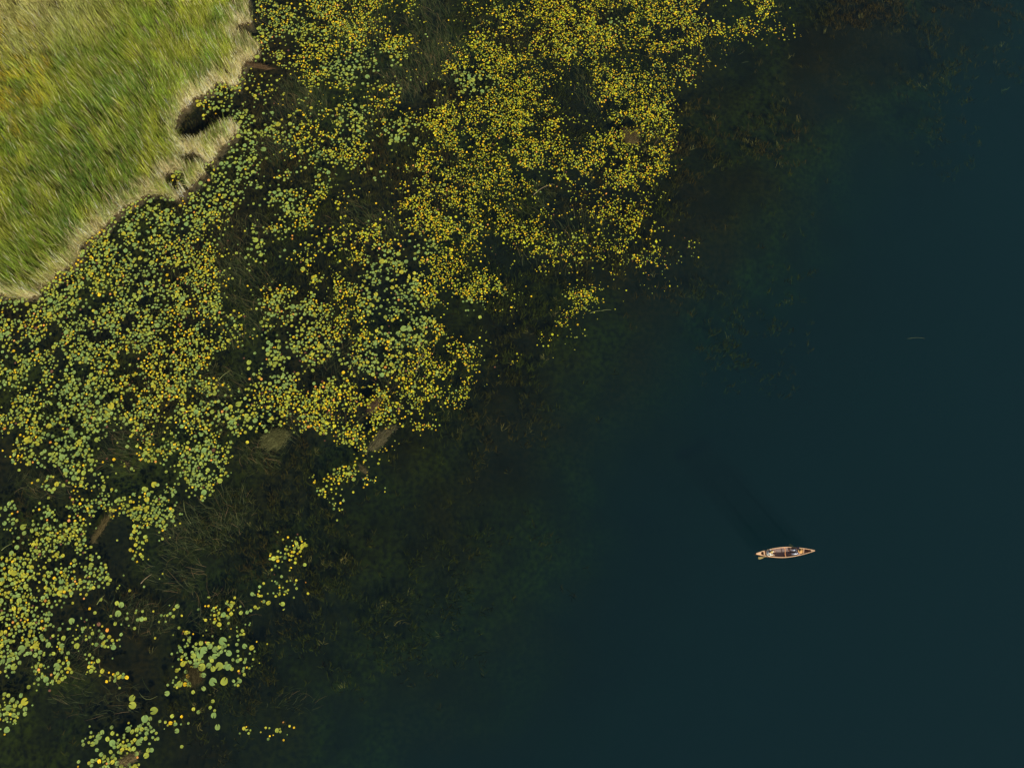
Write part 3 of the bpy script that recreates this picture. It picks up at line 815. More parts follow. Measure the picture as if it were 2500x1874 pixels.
# ------------------------------------------------------------------ rafts of dead reed
straw_mat = mat("dead_reed", rough=0.85, spec=0.1, attr=True)
def raft(label, cx, cy, rx, ry, deg, col, n, name="dead_reed_raft", length=(0.25, 0.9), hump=0.12, cat="reed raft"):
    x, y = P(cx, cy); x = float(x); y = float(y)
    _, y2 = P(cx, cy - 10); x2, _ = P(cx + 10, cy)
    mx = float(x2) - x; my = float(y2) - y
    RX, RY = rx * mx / 10, ry * my / 10
    o_a = math.radians(deg)
    a = rng.uniform(0, 2 * np.pi, n); q = rng.uniform(0, 1, n) ** 0.7 * (0.55 + 0.95 * fbm(np.cos(a) * 2.2 + 9, np.sin(a) * 2.2 + cx, 3, 2))
    u = RX * q * np.cos(a); v = RY * q * np.sin(a)
    X = u * math.cos(o_a) - v * math.sin(o_a); Y = u * math.sin(o_a) + v * math.cos(o_a)
    h = o_a + rng.normal(0, 0.55, n) + rng.choice([0, math.pi], n); L = rng.uniform(*length, n)
    bend = rng.normal(0, 0.7, n); t = np.linspace(0, 1, 5)
    th = h[:, None] + bend[:, None] * t
    pts = np.zeros((n, 5, 3))
    pts[:, :, 0] = X[:, None] + (np.cumsum(np.cos(th), 1) - 2.5 * np.cos(h)[:, None]) * L[:, None] / 5
    pts[:, :, 1] = Y[:, None] + (np.cumsum(np.sin(th), 1) - 2.5 * np.sin(h)[:, None]) * L[:, None] / 5
    pts[:, :, 2] = (hump * (1 - q ** 2) * rng.uniform(0.2, 1, n))[:, None] + rng.uniform(0.0, 0.05, (n, 1)) - 0.02 * (t - .5) ** 2
    col = [q_ * 0.66 for q_ in col]
    c = lerp(np.array(col), np.array(col) * np.array([1.5, 1.45, 1.3]), rng.uniform(0, 1, (n, 1))) * rng.uniform(0.30, 1.0, (n, 1))
    V, F, C = ribbons(pts, rng.uniform(0.008, 0.020, n)[:, None] * np.array([.6, 1, 1, .8, .3]), np.repeat(c[:, None], 5, 1), cross=True)
    # sodden core under the stalks
    k = 22; aa = np.linspace(0, 2 * np.pi, k, endpoint=False); rr = 0.75 * (0.55 + 0.95 * fbm(np.cos(aa) * 2.2 + 9, np.sin(aa) * 2.2 + cx, 3, 2))
    ring = lambda f, z: np.stack([RX * rr * f * np.cos(aa) * math.cos(o_a) - RY * rr * f * np.sin(aa) * math.sin(o_a),
                                  RX * rr * f * np.cos(aa) * math.sin(o_a) + RY * rr * f * np.sin(aa) * math.cos(o_a), np.full(k, z)], -1)
    core = np.concatenate([ring(1.0, -0.15), ring(0.96, 0.005), ring(0.6, hump * 0.45), np.array([[0, 0, hump * 0.6]])])
    fq = []
    for r0 in (0, k):
        for i in range(k): fq.append((r0 + i, r0 + (i + 1) % k, r0 + k + (i + 1) % k, r0 + k + i))
    for i in range(k): fq.append((2 * k + i, 2 * k + (i + 1) % k, 3 * k, 3 * k))
    root = empty(name, (x, y, 0))
    link("stalks", npmesh("stalks", V, F, 4, C), straw_mat, root)
    bm = bmesh.new(); vs = [bm.verts.new(p) for p in core]
    for f in fq: bm.faces.new([vs[i] for i in dict.fromkeys(f)])
    me = bpy.data.meshes.new("core"); bm.to_mesh(me); bm.free()
    ca = me.color_attributes.new("tint", 'FLOAT_COLOR', 'POINT')
    for d in ca.data: d.color = (col[0] * 0.35, col[1] * 0.33, col[2] * 0.3, 1)
    link("core", me, straw_mat, root)
    tag(root, label, cat, "rafts of dead reed among the lily pads")

raft("round olive raft of dead reed at the lower left end of the central mat", 668, 1072, 36, 24, 15, (0.24, 0.25, 0.10), 700)
raft("long grey raft of dead reed slanting below the central mat", 928, 1072, 44, 15, 48, (0.26, 0.24, 0.13), 520)
raft("small brown raft of dead reed inside the central mat's lower part", 914, 990, 26, 11, 55, (0.22, 0.15, 0.09), 260)
raft("brown raft of dead reed in the yellow upper right mat", 1541, 334, 22, 24, 60, (0.24, 0.19, 0.09), 380)
raft("tan raft of dead reed at the bottom frame edge", 313, 1852, 26, 11, 25, (0.36, 0.28, 0.14), 380)
raft("long narrow strip of dead reed through the lower left mats", 250, 1284, 48, 7, 64, (0.22, 0.18, 0.08), 420)
raft("dark brown raft of dead reed inside the lone bottom patch", 474, 1648, 28, 26, 100, (0.13, 0.11, 0.05), 420)
raft("small dead reed raft in the pads under the central mat", 888, 1146, 14, 6, 130, (0.22, 0.19, 0.10), 100)
raft("brown bundle of broken reed reaching out from the reed point", 636, 162, 38, 5, -14, (0.26, 0.17, 0.09), 240, name="broken_reed_bundle", hump=0.2)

# ------------------------------------------------------------------ loose reed stems on the water
stem_mat = mat("reed_stem", (0.42, 0.33, 0.20), 0.6, 0.2, noise=(3, (0.30, 0.22, 0.12), (1, 1, 1)))
stem_green = mat("green_stem", (0.24, 0.27, 0.09), 0.6, 0.2)
def tube_mesh(name, pts, radii, seg=6):
    bm = bmesh.new(); rings = []
    for i, p in enumerate(pts):
        p = Vector(p); d = (Vector(pts[min(i + 1, len(pts) - 1)]) - Vector(pts[max(i - 1, 0)])).normalized()
        u = d.cross(Vector((0, 0, 1)));  u = u.normalized() if u.length > 1e-4 else Vector((1, 0, 0)); v = d.cross(u)
        rings.append([bm.verts.new(p + (u * math.cos(k * 2 * math.pi / seg) + v * math.sin(k * 2 * math.pi / seg)) * radii[i]) for k in range(seg)])
    for a, b in zip(rings, rings[1:]):
        for k in range(seg): bm.faces.new((a[k], a[(k + 1) % seg], b[(k + 1) % seg], b[k]))
    bm.faces.new(rings[0][::-1]); bm.faces.new(rings[-1])
    bmesh.ops.recalc_face_normals(bm, faces=bm.faces[:])
    me = bpy.data.meshes.new(name); bm.to_mesh(me); bm.free()
    for p in me.polygons: p.use_smooth = True
    return me

def stem(label, a, b, m, r=0.022, bow=0.05):
    ax, ay = [float(c) for c in P(*a)]; bx, by = [float(c) for c in P(*b)]
    L = math.hypot(bx - ax, by - ay); nx, ny = -(by - ay) / L, (bx - ax) / L
    pts = []
    for i in range(7):
        t = i / 6; k = bow * L * math.sin(math.pi * t)
        pts.append((t * (bx - ax) + nx * k, t * (by - ay) + ny * k, 0.02 + 0.04 * math.sin(math.pi * t)))
    me = tube_mesh("floating_stem", pts, [r * (1 - 0.6 * i / 6) for i in range(7)])
    o = link("floating_stem", me, m); o.location = (ax, ay, 0.02)
    tag(o, label, "reed stem", "loose reed stems on the water")
stem("pale straight reed stem floating below the lower left mats", (344, 1424), (371, 1401), stem_mat)
stem("brown reed stem lying across the right of the central mat", (1015, 907), (1042, 856), stem_mat)
stem("green reed stem just below the brown one by the central mat", (1008, 952), (1024, 914), stem_green)
stem("tan reed stem slanting through the sparse upper right pads", (1303, 476), (1350, 450), stem_mat, bow=0.08)
stem("thin pale twig floating alone in open water at the right", (2214, 827), (2258, 826), stem_green, 0.006, 0.04)
stem("yellowish reed stem in the gap right of the main left mat", (534, 928), (562, 905), stem_green)
stem("green reed stem hanging in dark water below the small middle mat", (449, 1220), (467, 1278), stem_green, bow=-0.08)
stem("grey green reed stem at the left frame edge", (4, 1343), (31, 1326), stem_green)
stem("green reed stem in the hollow of the central mat", (783, 784), (804, 760), stem_green)
stem("yellow green reed stem under the lower left mat", (237, 1475), (256, 1452), stem_green)
stem("pale reed stem lying on the mud tip of the reed spit", (548, 347), (560, 331), stem_mat)
stem("straight green stem standing up among upper right pads", (1234, 534), (1236, 503), stem_green, 0.015)
stem("thin stem left of the pale weed star in dark water", (1440, 765), (1466, 759), stem_green, 0.018)
stem("thin stem right of the pale weed star in dark water", (1468, 759), (1492, 757), stem_green, 0.016)
stem("long curved reed stem above the bottom edge patch", (340, 1689), (385, 1698), stem_green, 0.016, -0.25)
stem("pale stem running to a pad right of the lower left mats", (448, 1540), (465, 1568), stem_green, 0.018)

# ------------------------------------------------------------------ canoe
CX, CY = [float(c) for c in P(1913, 1348)]
CROT = math.radians(2.95)
Lh = 2.47
wood = mat("cedar_hull", (0.85, 0.42, 0.18), 0.42, 0.4, noise=(14, (0.72, 0.32, 0.12), (0.6, 6, 6)))
wood_in = mat("cedar_lining", (0.85, 0.55, 0.40), 0.55, 0.3, noise=(16, (0.70, 0.43, 0.30), (0.5, 8, 8)))
ash = mat("ash_trim", (0.90, 0.60, 0.36), 0.4, 0.4, noise=(12, (0.82, 0.50, 0.27), (1, 6, 6)))
floorm = mat("floor_slats", (0.36, 0.30, 0.28), 0.7, 0.2, noise=(10, (0.24, 0.19, 0.18), (0.4, 9, 9)))
canoe = empty("canoe", (CX, CY, 0), CROT)
tag(canoe, "open wooden canoe with orange cedar hull carrying two paddlers on open water", "canoe")

def hb(u): return 0.425 * max(1 - abs(u) ** 1.75, 0.0) + 0.012
def sheer(u): return 0.30 + 0.20 * abs(u) ** 3
def rocker(u): return -0.10 + 0.13 * abs(u) ** 4
PROF = [(0.93, 1.0), (0.99, 0.72), (1.0, 0.45), (0.90, 0.20), (0.62, 0.05), (0.0, 0.0)]
def station(u, inset):
    b = max(hb(u) - inset, 0.004); zg = sheer(u); zb = rocker(u) + (inset * 1.0)
    half = [(b * w, zb + (zg - zb) * h) for w, h in PROF]
    return [(y, z) for y, z in half] + [(-y, z) for y, z in half[-2::-1]]
def hull_mesh():
    bm = bmesh.new(); NU = 41; us = [-1 + 2 * i / (NU - 1) for i in range(NU)]
    outer = []; inner = []
    for u in us:
        outer.append([bm.verts.new((u * Lh, y, z)) for y, z in station(u, 0.0)])
        uu = u * 0.985
        inner.append([bm.verts.new((uu * Lh, y, z)) for y, z in station(uu, 0.016)])
    for g, fl in ((outer, False), (inner, True)):
        for a, b in zip(g, g[1:]):
            for k in range(len(a) - 1):
                f = bm.faces.new((a[k], a[k + 1], b[k + 1], b[k])); f.material_index = 1 if fl else 0
    for i in range(NU - 1):
        for k in (0, -1):
            bm.faces.new((outer[i][k], outer[i + 1][k], inner[i + 1][k], inner[i][k]))
    for e in (0, -1):
        for k in range(len(outer[0]) - 1):
            bm.faces.new((outer[e][k], outer[e][k + 1], inner[e][k + 1], inner[e][k]))
    bmesh.ops.recalc_face_normals(bm, faces=bm.faces[:])
    me = bpy.data.meshes.new("hull"); bm.to_mesh(me); bm.free()
    for p in me.polygons: p.use_smooth = True
    return me
hm = hull_mesh(); hm.materials.append(wood); hm.materials.append(wood_in)
link("hull", hm, None, canoe)

for sgn in (1, -1):      # gunwales
    bm = bmesh.new(); rings = []
    for i in range(41):
        u = -1 + i / 20; y = hb(u) * 0.93 * sgn; z = sheer(u)
        w0, w1 = 0.030, 0.022
        rings.append([bm.verts.new((u * Lh, y + dy * sgn, z + dz)) for dy, dz in ((-w1, -0.012), (-w1, 0.016), (w0, 0.018), (w0 + .004, -0.014))])
    for a, b in zip(rings, rings[1:]):
        for k in range(4): bm.faces.new((a[k], a[(k + 1) % 4], b[(k + 1) % 4], b[k]))
    bm.faces.new(rings[0]); bm.faces.new(rings[-1][::-1])
    bmesh.ops.recalc_face_normals(bm, faces=bm.faces[:])
    me = bpy.data.meshes.new("gunwale"); bm.to_mesh(me); bm.free()
    link("gunwale", me, ash, canoe)

def deck(u0, u1, curve):
    bm = bmesh.new(); top = []; N = 8
    sg = 1 if u1 > 0 else -1
    rows = []
    for i in range(N + 1):
        u = u0 + (u1 - u0) * i / N
        w = hb(u) * 0.93
        row = []
        for j in range(7):
            v = -1 + j / 3
            du = curve * (1 - v * v) * (1 - i / N)
            row.append(bm.verts.new(((u + du * sg) * Lh, w * v, sheer(u) + 0.024 + 0.012 * (1 - v * v))))
        rows.append(row)
    for a, b in zip(rows, rows[1:]):
        for k in range(6): bm.faces.new((a[k], a[k + 1], b[k + 1], b[k]))
    r = bmesh.ops.extrude_face_region(bm, geom=bm.faces[:])
    for v in [g for g in r['geom'] if isinstance(g, bmesh.types.BMVert)]: v.co.z -= 0.012
    bmesh.ops.recalc_face_normals(bm, faces=bm.faces[:])
    me = bpy.data.meshes.new("deck"); bm.to_mesh(me); bm.free()
    return me
link("deck", deck(-0.80, -0.995, 0.03), ash, canoe)
link("deck", deck(0.835, 0.995, 0.05), ash, canoe)

def box_part(name, cx, cy, cz, sx, sy, sz, m, parent, rz=0.0, bev=0.006):
    bm = bmesh.new(); bmesh.ops.create_cube(bm, size=1)
    for v in bm.verts: v.co = Vector((v.co.x * sx, v.co.y * sy, v.co.z * sz))
    bmesh.ops.bevel(bm, geom=bm.edges[:], offset=bev, segments=1, affect='EDGES')
    me = bpy.data.meshes.new(name); bm.to_mesh(me); bm.free()
    o = link(name, me, m, parent); o.location = (cx, cy, cz); o.rotation_euler = (0, 0, rz); return o

# floor of thin lengthwise slats above the bilge
bm = bmesh.new()
for j in range(9):
    yc = -0.28 + j * 0.07
    segs = [-0.80 + i * 0.08 for i in range(21)]
    ok = [u for u in segs if hb(u) * 0.78 > abs(yc) + 0.03]
    if len(ok) < 2: continue
    a, b = ok[0] * Lh, ok[-1] * Lh
    r = bmesh.ops.create_cube(bm, size=1)
    for v in r['verts']: v.co = Vector(((a + b) / 2 + v.co.x * (b - a), yc + v.co.y * 0.058, 0.035 + v.co.z * 0.012))
me = bpy.data.meshes.new("floorboards"); bm.to_mesh(me); bm.free()
link("floorboards", me, floorm, canoe)
# solid bottom panel so that the boat is dry below the slats
bm = bmesh.new(); rws = []
for i in range(33):
    u = -0.93 + i * 0.93 / 16
    zb = rocker(u); zg = sheer(u); h = (0.016 - zb) / (zg - zb)
    w = hb(u) * (0.70 if h > 0.12 else 0.6) + 0.0
    if h > 0.2: w = hb(u) * 0.86
    rws.append([bm.verts.new((u * Lh, s * max(w, 0.002), 0.016)) for s in (-1, 1)])
for a, b in zip(rws, rws[1:]): bm.faces.new((a[0], a[1], b[1], b[0]))
r = bmesh.ops.extrude_face_region(bm, geom=bm.faces[:])
for v in [g for g in r['geom'] if isinstance(g, bmesh.types.BMVert)]: v.co.z -= 0.008
bmesh.ops.recalc_face_normals(bm, faces=bm.faces[:])
me = bpy.data.meshes.new("bottom_panel"); bm.to_mesh(me); bm.free()
link("bottom_panel", me, floorm, canoe)

# ribs against the inside of the hull
for u in [x * 0.1 for x in range(-8, 9)]:
    st_ = station(u, 0.018); pts = [(u * Lh, y, z) for y, z in st_ if z > 0.02]
    north = [p for p in pts if p[1] > 0]; south = [p for p in pts if p[1] < 0]
    bm = bmesh.new()
    for side in (north, south):
        prev = None
        for p in side:
            row = [bm.verts.new((p[0] + d, p[1] * 0.985, p[2])) for d in (-0.022, 0.022)]
            if prev: bm.faces.new((prev[0], prev[1], row[1], row[0]))
            prev = row
    me = bpy.data.meshes.new("rib"); bm.to_mesh(me); bm.free()
    o = link("rib", me, wood_in, canoe)
    so = o.modifiers.new("thick", 'SOLIDIFY'); so.thickness = 0.008; so.offset = 0

# thwarts and seats
def thwart(x0, y0, x1, y1, z, w, waist, name="thwart"):
    bm = bmesh.new(); rows = []
    for i in range(13):
        t = i / 12; x = x0 + (x1 - x0) * t + 0.030 * math.sin(t * math.pi * 2) * (1 if waist else 0); y = y0 + (y1 - y0) * t
        ww = w * (1 - 0.40 * math.sin(math.pi * t) * waist)
        rows.append([bm.verts.new((x + d * ww / 2, y, z + e)) for d, e in ((-1, -.01), (1, -.01), (1, .012), (-1, .012))])
    for a, b in zip(rows, rows[1:]):
        for k in range(4): bm.faces.new((a[k], a[(k + 1) % 4], b[(k + 1) % 4], b[k]))
    bm.faces.new(rows[0]); bm.faces.new(rows[-1][::-1])
    bmesh.ops.recalc_face_normals(bm, faces=bm.faces[:])
    me = bpy.data.meshes.new(name); bm.to_mesh(me); bm.free()
    return link(name, me, wood if waist else ash, canoe)
thwart(0.03, hb(0) * .91, 0.05, -hb(0) * .91, 0.285, 0.085, 1.0)
thwart(1.64, hb(.65) * .88, 1.54, -hb(.61) * .88, 0.33, 0.055, 0.0)
thwart(-1.74, hb(.69) * .86, -1.74, -hb(.69) * .86, 0.335, 0.10, 0.0)
for xs in (-1.48, 1.15):
    w = hb(xs / Lh) * 0.90
    o = box_part("seat", xs, 0, 0.215, 0.26, 2 * w, 0.02, ash, canoe)

# ------------------------------------------------------------------ people
def skin_mesh(name, verts, edges, radii, m, parent, sub=2, root=0):
    """continuous surface grown round connected joints, converted to a plain mesh"""
    me = bpy.data.meshes.new(name); me.from_pydata(verts, edges, []); me.update()
    o = bpy.data.objects.new(name, me); COL.objects.link(o)
    sk = o.modifiers.new("skin", 'SKIN'); sk.use_smooth_shade = True; sk.branch_smoothing = 0.6
    for i, r in enumerate(radii):
        d = me.skin_vertices[0].data[i]
        d.radius = (r, r) if not isinstance(r, tuple) else r
        d.use_root = (i == root)
    ss = o.modifiers.new("sub", 'SUBSURF'); ss.levels = sub; ss.render_levels = sub
    dg = bpy.context.evaluated_depsgraph_get()
    nm = bpy.data.meshes.new_from_object(o.evaluated_get(dg)); nm.name = name
    o.modifiers.clear(); o.data = nm; nm.materials.clear(); nm.materials.append(m)
    for p in nm.polygons: p.use_smooth = True
    o.parent = parent
    return o

skin_m = mat("skin", (0.56, 0.32, 0.21), 0.5, 0.3)
hair_blond = mat("blond_hair", (0.42, 0.27, 0.09), 0.6, 0.3, noise=(40, (0.30, 0.18, 0.06), (1, 1, 1)))
hair_dark = mat("brown_hair", (0.10, 0.06, 0.035), 0.6, 0.3)
white_cloth = mat("white_cotton", (0.86, 0.87, 0.80), 0.8, 0.1, noise=(9, (0.78, 0.81, 0.77), (1, 1, 1)), bump=0.2)
pale_cloth = mat("pale_trousers", (0.80, 0.76, 0.66), 0.8, 0.1)
jeans = mat("pale_denim", (0.55, 0.60, 0.72), 0.8, 0.1, noise=(9, (0.74, 0.76, 0.80), (1, 1, 1)))
floral = mat("floral_shirt", (0.10, 0.07, 0.13), 0.8, 0.1, noise=(26, (0.55, 0.36, 0.38), (1, 1, 1)))
straw = mat("straw_hat", (0.72, 0.42, 0.15), 0.7, 0.2, noise=(30, (0.60, 0.33, 0.11), (1, 1, 6)), bump=0.3)
straw_pale = mat("pale_straw_hat", (0.78, 0.60, 0.24), 0.7, 0.2, noise=(30, (0.66, 0.48, 0.18), (1, 1, 6)), bump=0.3)
band_m = mat("hat_band", (0.16, 0.13, 0.07), 0.8, 0.1)

def person(label, loc, rz, J, cloth_top, cloth_leg, hat_m, brim, hair_m):
    """J: joint positions in the person's frame, facing +x, origin on the seat"""
    root = empty("person", loc, rz); root.parent = None
    V = []; E = []; R = []
    def add(p, r, parent=None):
        V.append(tuple(p)); R.append(r)
        if parent is not None: E.append((parent, len(V) - 1))
        return len(V) - 1
    lerp3 = lambda a, b, t: tuple(a[i] * (1 - t) + b[i] * t for i in range(3))
    pel = add(J['pelvis'], 0.13)
    wai = add(lerp3(J['pelvis'], J['chest'], 0.5), 0.115, pel)
    che = add(J['chest'], 0.135, wai)
    nb = add(lerp3(J['chest'], J['neck'], 0.75), 0.075, che)
    nk = add(J['neck'], 0.055, nb)
    hd0 = add(lerp3(J['neck'], J['head'], 0.45), 0.062, nk)
    hd1 = add(J['head'], 0.088, hd0)
    hx = Vector(J['head']) - Vector(J['neck'])
    crown = add(tuple(Vector(J['head']) + hx.normalized() * 0.075), 0.070, hd1)
    nose = add((J['head'][0] + 0.105, J['head'][1], J['head'][2] - 0.015), 0.014, hd1)
    chin = add((J['head'][0] + 0.055, J['head'][1], J['head'][2] - 0.085), 0.034, hd0)
    for s, k in ((1, 'L'), (-1, 'R')):
        add((J['head'][0] - 0.005, J['head'][1] + 0.098 * s, J['head'][2] - 0.01), 0.018, hd1)     # ear
        sh = add(J['sh' + k], 0.062, che)
        um = add(lerp3(J['sh' + k], J['el' + k], 0.5), 0.050, sh)
        el = add(J['el' + k], 0.040, um)
        fm = add(lerp3(J['el' + k], J['ha' + k], 0.5), 0.035, el)
        wr = add(lerp3(J['el' + k], J['ha' + k], 0.86), 0.024, fm)
        pa = add(J['ha' + k], 0.034, wr)
        d = (Vector(J['ha' + k]) - Vector(J['el' + k])).normalized()
        sd = d.cross(Vector((0, 0, 1)));  sd = sd.normalized() if sd.length > .05 else Vector((0, 1, 0))
        up = sd.cross(d)
        for q, (off, ln) in enumerate(((-0.030, 0.062), (-0.010, 0.074), (0.010, 0.070), (0.030, 0.055))):
            b0 = Vector(J['ha' + k]) + d * 0.035 + sd * off
            k1 = add(tuple(b0), 0.0095, pa)
            k2 = add(tuple(b0 + d * ln * 0.45 - up * 0.012), 0.009, k1)
            k3 = add(tuple(b0 + d * ln * 0.60 - up * 0.040), 0.008, k2)
        t0 = Vector(J['ha' + k]) + sd * (0.036 * -s) - d * 0.01
        t1 = add(tuple(t0), 0.012, pa); add(tuple(t0 + d * 0.035 + sd * (-0.012 * s) - up * 0.02), 0.010, t1)
        hp = add(J['hip' + k], 0.088, pel)
        th = add(lerp3(J['hip' + k], J['kn' + k], 0.5), 0.078, hp)
        kn = add(J['kn' + k], 0.058, th)
        cf = add(lerp3(J['kn' + k], J['an' + k], 0.35), 0.054, kn)
        an = add(J['an' + k], 0.036, cf)
        ft = Vector(J['an' + k]) + Vector((0.10, 0, -0.03)); f1 = add(tuple(ft), 0.036, an); add(tuple(ft + Vector((0.07, 0, -0.004))), 0.026, f1)
    skin_mesh("body", V, E, R, skin_m, root)
    # shirt
    V2 = []; E2 = []; R2 = []
    def add2(p, r, parent=None):
        V2.append(tuple(p)); R2.append(r)
        if parent is not None: E2.append((parent, len(V2) - 1))
        return len(V2) - 1
    w = J.get("loose", 1.0)
    a = add2(J['pelvis'], 0.158 * w); b = add2(lerp3(J['pelvis'], J['chest'], 0.5), 0.150 * w, a); c = add2(J['chest'], 0.168 * w, b)
    add2(lerp3(J['chest'], J['neck'], 0.62), 0.085, c)
    for k in ('L', 'R'):
        s_ = add2(J['sh' + k], 0.085, c); e_ = add2(lerp3(J['sh' + k], J['el' + k], 0.55), 0.074, s_)
        e2 = add2(lerp3(J['sh' + k], J['el' + k], 1.0), 0.062, e_)
        if J.get('long'): add2(lerp3(J['el' + k], J['ha' + k], 0.6), 0.048, e2)
    skin_mesh("shirt", V2, E2, R2, cloth_top, root)
    V2.clear(); E2.clear(); R2.clear()
    a = add2((J['pelvis'][0], 0, J['pelvis'][2] - 0.02), 0.145)
    for k in ('L', 'R'):
        h_ = add2(J['hip' + k], 0.105, a); t_ = add2(lerp3(J['hip' + k], J['kn' + k], 0.5), 0.096, h_); k_ = add2(J['kn' + k], 0.078, t_)
        c_ = add2(lerp3(J['kn' + k], J['an' + k], 0.5), 0.068, k_); add2(lerp3(J['kn' + k], J['an' + k], 0.9), 0.056, c_)
    skin_mesh("trousers", list(V2), list(E2), list(R2), cloth_leg, root)
    # hair
    hv = Vector(J['head'])
    bm = bmesh.new(); bmesh.ops.create_uvsphere(bm, u_segments=20, v_segments=12, radius=0.104)
    for v in bm.verts:
        v.co.x = v.co.x * 1.02 - 0.022; v.co.z = v.co.z * 1.06
        if v.co.x < -0.01 and v.co.z < 0: v.co.z *= 1.5
    bmesh.ops.delete(bm, geom=[v for v in bm.verts if v.co.x > 0.045 and v.co.z < 0.05], context='VERTS')
    for v in bm.verts: v.co += hv
    me = bpy.data.meshes.new("hair"); bm.to_mesh(me); bm.free()
    for p in me.polygons: p.use_smooth = True
    link("hair", me, hair_m, root)
    # eyes and mouth
    for s in (1, -1):
        bm = bmesh.new(); bmesh.ops.create_uvsphere(bm, u_segments=10, v_segments=6, radius=0.011)
        for v in bm.verts: v.co += hv + Vector((0.082, 0.032 * s, 0.008))
        me = bpy.data.meshes.new("eye"); bm.to_mesh(me); bm.free(); link("eye", me, hair_dark, root)
    # hat: crown, rolled brim
    bm = bmesh.new(); rings = []; S = 32
    prof = [(0.0, 0.115), (0.055, 0.112), (0.085, 0.095), (0.100, 0.045), (0.106, 0.0), (0.13, -0.004), ((0.106 + brim) / 2, -0.008), (brim, 0.004), (brim, -0.004), (0.108, -0.012)]
    tilt = Matrix.Rotation(J.get('hat_tilt', 0.12), 4, 'Y')
    base = hv + Vector((0.0, 0, 0.045))
    for r, z in prof:
        ring = []
        for k in range(S):
            a_ = 2 * math.pi * k / S; zz = z + (0.018 * math.cos(2 * a_) if r >= brim - 1e-6 else 0)
            ring.append(bm.verts.new(base + tilt @ Vector((max(r, .002) * math.cos(a_) * 1.08, max(r, .002) * math.sin(a_), zz))))
        rings.append(ring)
    for a_, b_ in zip(rings, rings[1:]):
        for k in range(S): bm.faces.new((a_[k], a_[(k + 1) % S], b_[(k + 1) % S], b_[k]))
    bm.faces.new(rings[0])
    bmesh.ops.recalc_face_normals(bm, faces=bm.faces[:])
    me = bpy.data.meshes.new("hat"); bm.to_mesh(me); bm.free()
    for p in me.polygons: p.use_smooth = True
    hat = link("hat", me, hat_m, root)
    bm = bmesh.new(); rr = []
    for z in (0.006, 0.034):
        rr.append([bm.verts.new(base + tilt @ Vector(((0.109 - z * 0.12) * math.cos(2 * math.pi * k / S) * 1.08, (0.109 - z * 0.12) * math.sin(2 * math.pi * k / S), z))) for k in range(S)])
    for k in range(S): bm.faces.new((rr[0][k], rr[0][(k + 1) % S], rr[1][(k + 1) % S], rr[1][k]))
    me = bpy.data.meshes.new("hat_band"); bm.to_mesh(me); bm.free()
    hb_ = link("hat_band", me, band_m, hat)
    hb_.modifiers.new("t", 'SOLIDIFY').thickness = 0.004
    tag(root, label, "person")
    return root

def canoe_pt(x, y, z=0.0):
    c, s = math.cos(CROT), math.sin(CROT)
    return Vector((CX + x * c - y * s, CY + x * s + y * c, z))

# left paddler: white shirt and trousers, leaning to the near side, faces the middle of the boat
JA = dict(pelvis=(0, 0, 0.11), chest=(0.07, 0.0, 0.42), neck=(0.12, 0.03, 0.60), head=(0.17, 0.06, 0.73),
          shL=(0.07, 0.20, 0.52), elL=(0.26, 0.22, 0.36), haL=(0.44, 0.00, 0.34),
          shR=(0.10, -0.20, 0.50), elR=(0.12, -0.38, 0.32), haR=(0.14, -0.46, 0.14),
          hipL=(0.04, 0.10, 0.08), knL=(0.44, 0.13, 0.13), anL=(0.66, 0.11, -0.12),
          hipR=(0.04, -0.10, 0.08), knR=(0.45, -0.16, 0.15), anR=(0.62, -0.13, -0.12), long=True, hat_tilt=0.2, loose=1.22)
def px_pt(zx, zy, z):
    x, y = P(1800 + zx / 9.617, 1290 + zy / 9.617, z); return Vector((float(x), float(y), z))
def to_local(p, base, rz):
    d = p - base; c, s = math.cos(-rz), math.sin(-rz)
    return (d.x * c - d.y * s, d.x * s + d.y * c, d.z)
baseA = canoe_pt(-1.50, 0, 0.215); tipA = px_pt(494, 694, 0.02); dirA = (px_pt(712, 648, 0.42) - tipA).normalized()
JA['haR'] = to_local(px_pt(712, 648, 0.42), baseA, CROT); JA['elR'] = (JA['haR'][0] + 0.12, JA['haR'][1] + 0.10, JA['haR'][2] + 0.14)
JA['haL'] = to_local(tipA + dirA * 1.30, baseA, CROT)
baseB = canoe_pt(1.15, 0, 0.215); tipB = px_pt(1218, 368, 0.03); dirB = (px_pt(1425, 488, 0.72) - tipB).normalized()
person("paddler in white shirt and small pale straw hat at the left end of the canoe", canoe_pt(-1.50, 0, 0.215), CROT, JA, white_cloth, pale_cloth, straw_pale, 0.125, hair_blond)
# right paddler: broad straw hat, dark floral shirt, pale jeans, faces left
JB = dict(pelvis=(0, 0, 0.11), chest=(0.05, 0.0, 0.42), neck=(0.05, 0.0, 0.61), head=(0.08, 0.0, 0.74),
          shL=(0.06, 0.20, 0.52), elL=(0.20, 0.25, 0.30), haL=(0.16, 0.05, 0.46),
          shR=(0.08, -0.20, 0.52), elR=(0.16, -0.34, 0.34), haR=(0.22, -0.42, 0.20),
          hipL=(0.04, 0.11, 0.08), knL=(0.40, 0.17, 0.24), anL=(0.58, 0.15, -0.13),
          hipR=(0.04, -0.11, 0.08), knR=(0.40, -0.14, 0.22), anR=(0.60, -0.12, -0.13), hat_tilt=-0.05)
JB['haR'] = to_local(tipB + dirB * 0.82, baseB, CROT + math.pi); JB['haL'] = to_local(tipB + dirB * 1.27, baseB, CROT + math.pi)
person("paddler under a broad straw hat in dark floral shirt at the canoe's right end", canoe_pt(1.15, 0, 0.215), CROT + math.pi, JB, floral, jeans, straw, 0.205, hair_dark)

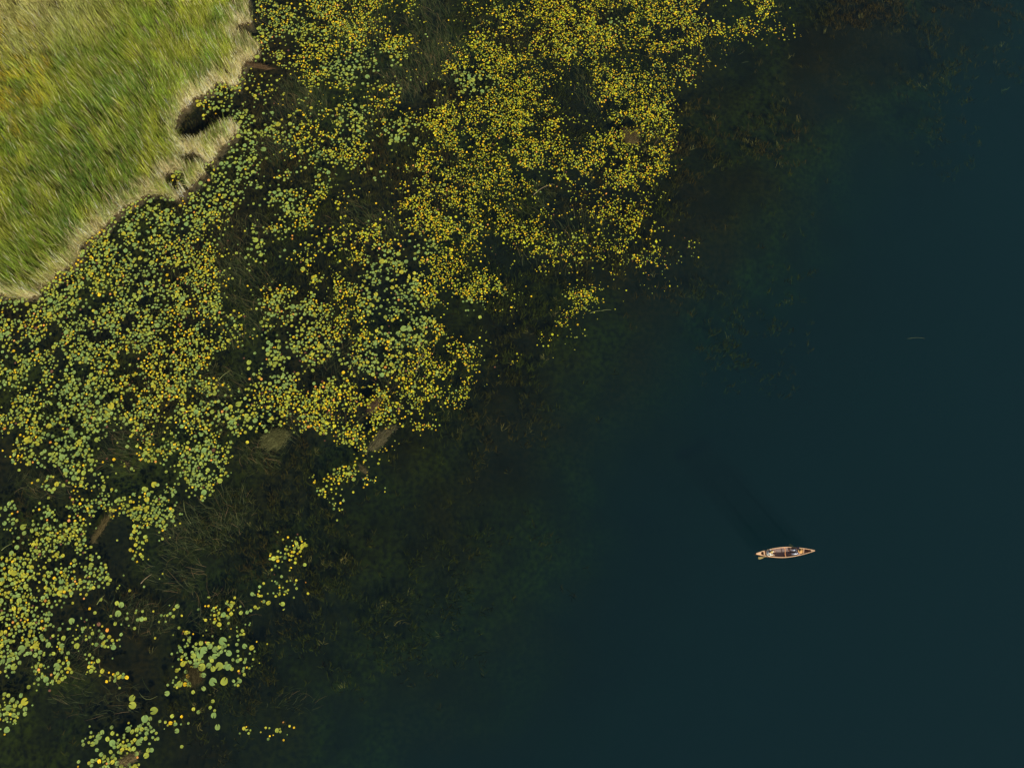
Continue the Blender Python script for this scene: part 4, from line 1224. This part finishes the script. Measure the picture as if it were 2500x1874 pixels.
# ------------------------------------------------------------------ paddles
pad_wood = mat("paddle_wood", (0.50, 0.40, 0.17), 0.5, 0.3, noise=(8, (0.38, 0.31, 0.12), (1, 6, 6)))
pad_green = mat("paddle_blade_green", (0.34, 0.36, 0.14), 0.5, 0.3, noise=(8, (0.24, 0.27, 0.10), (1, 6, 6)))
def paddle(label, tip, grip, bm_mat, roll=0.0):
    tip = Vector(tip); grip = Vector(grip); L = (grip - tip).length
    root = empty("paddle", tip)
    root.rotation_euler = (grip - tip).to_track_quat('X', 'Z').to_euler()
    tag(root, label, "paddle")
    link("shaft", tube_mesh("shaft", [(0.34, 0, 0), (0.6, 0, 0), (L - 0.06, 0, 0)], [0.016, 0.015, 0.014], 10), pad_wood, root)
    link("grip", tube_mesh("grip", [(L - 0.05, -0.045, 0), (L - 0.04, -0.02, 0), (L - 0.035, 0.02, 0), (L - 0.05, 0.045, 0)], [0.012, 0.018, 0.018, 0.012], 10), pad_wood, root)
    bm = bmesh.new()
    out = [(0.0, 0.05), (0.02, 0.085), (0.10, 0.100), (0.24, 0.092), (0.36, 0.062), (0.46, 0.030), (0.52, 0.016)]
    rows = []
    for x, w in out:
        rows.append([bm.verts.new((x, w * q, 0.010 * (1 - abs(q)) * e + 0.003 * e)) for q in (-1, -0.5, 0, 0.5, 1) for e in (1,)] +
                    [bm.verts.new((x, w * q, -0.010 * (1 - abs(q)) - 0.003)) for q in (1, 0.5, 0, -0.5, -1)])
    for a, b in zip(rows, rows[1:]):
        for k in range(10): bm.faces.new((a[k], a[(k + 1) % 10], b[(k + 1) % 10], b[k]))
    bm.faces.new(rows[0]); bm.faces.new(rows[-1][::-1])
    bmesh.ops.recalc_face_normals(bm, faces=bm.faces[:])
    me = bpy.data.meshes.new("blade"); bm.to_mesh(me); bm.free()
    b = link("blade", me, bm_mat, root)
    root.rotation_mode = 'QUATERNION'
    from mathutils import Quaternion
    root.rotation_quaternion = (grip - tip).to_track_quat('X', 'Z') @ Quaternion((1, 0, 0), roll)
    return root
paddle("wooden paddle with tan blade trailing at the near side, held by the left paddler", tipA, tipA + dirA * 1.40, pad_wood, 0.15)
paddle("wooden paddle with olive green blade beyond the far side, held by the right paddler", tipB, tipB + dirB * 1.32, pad_green, -0.2)
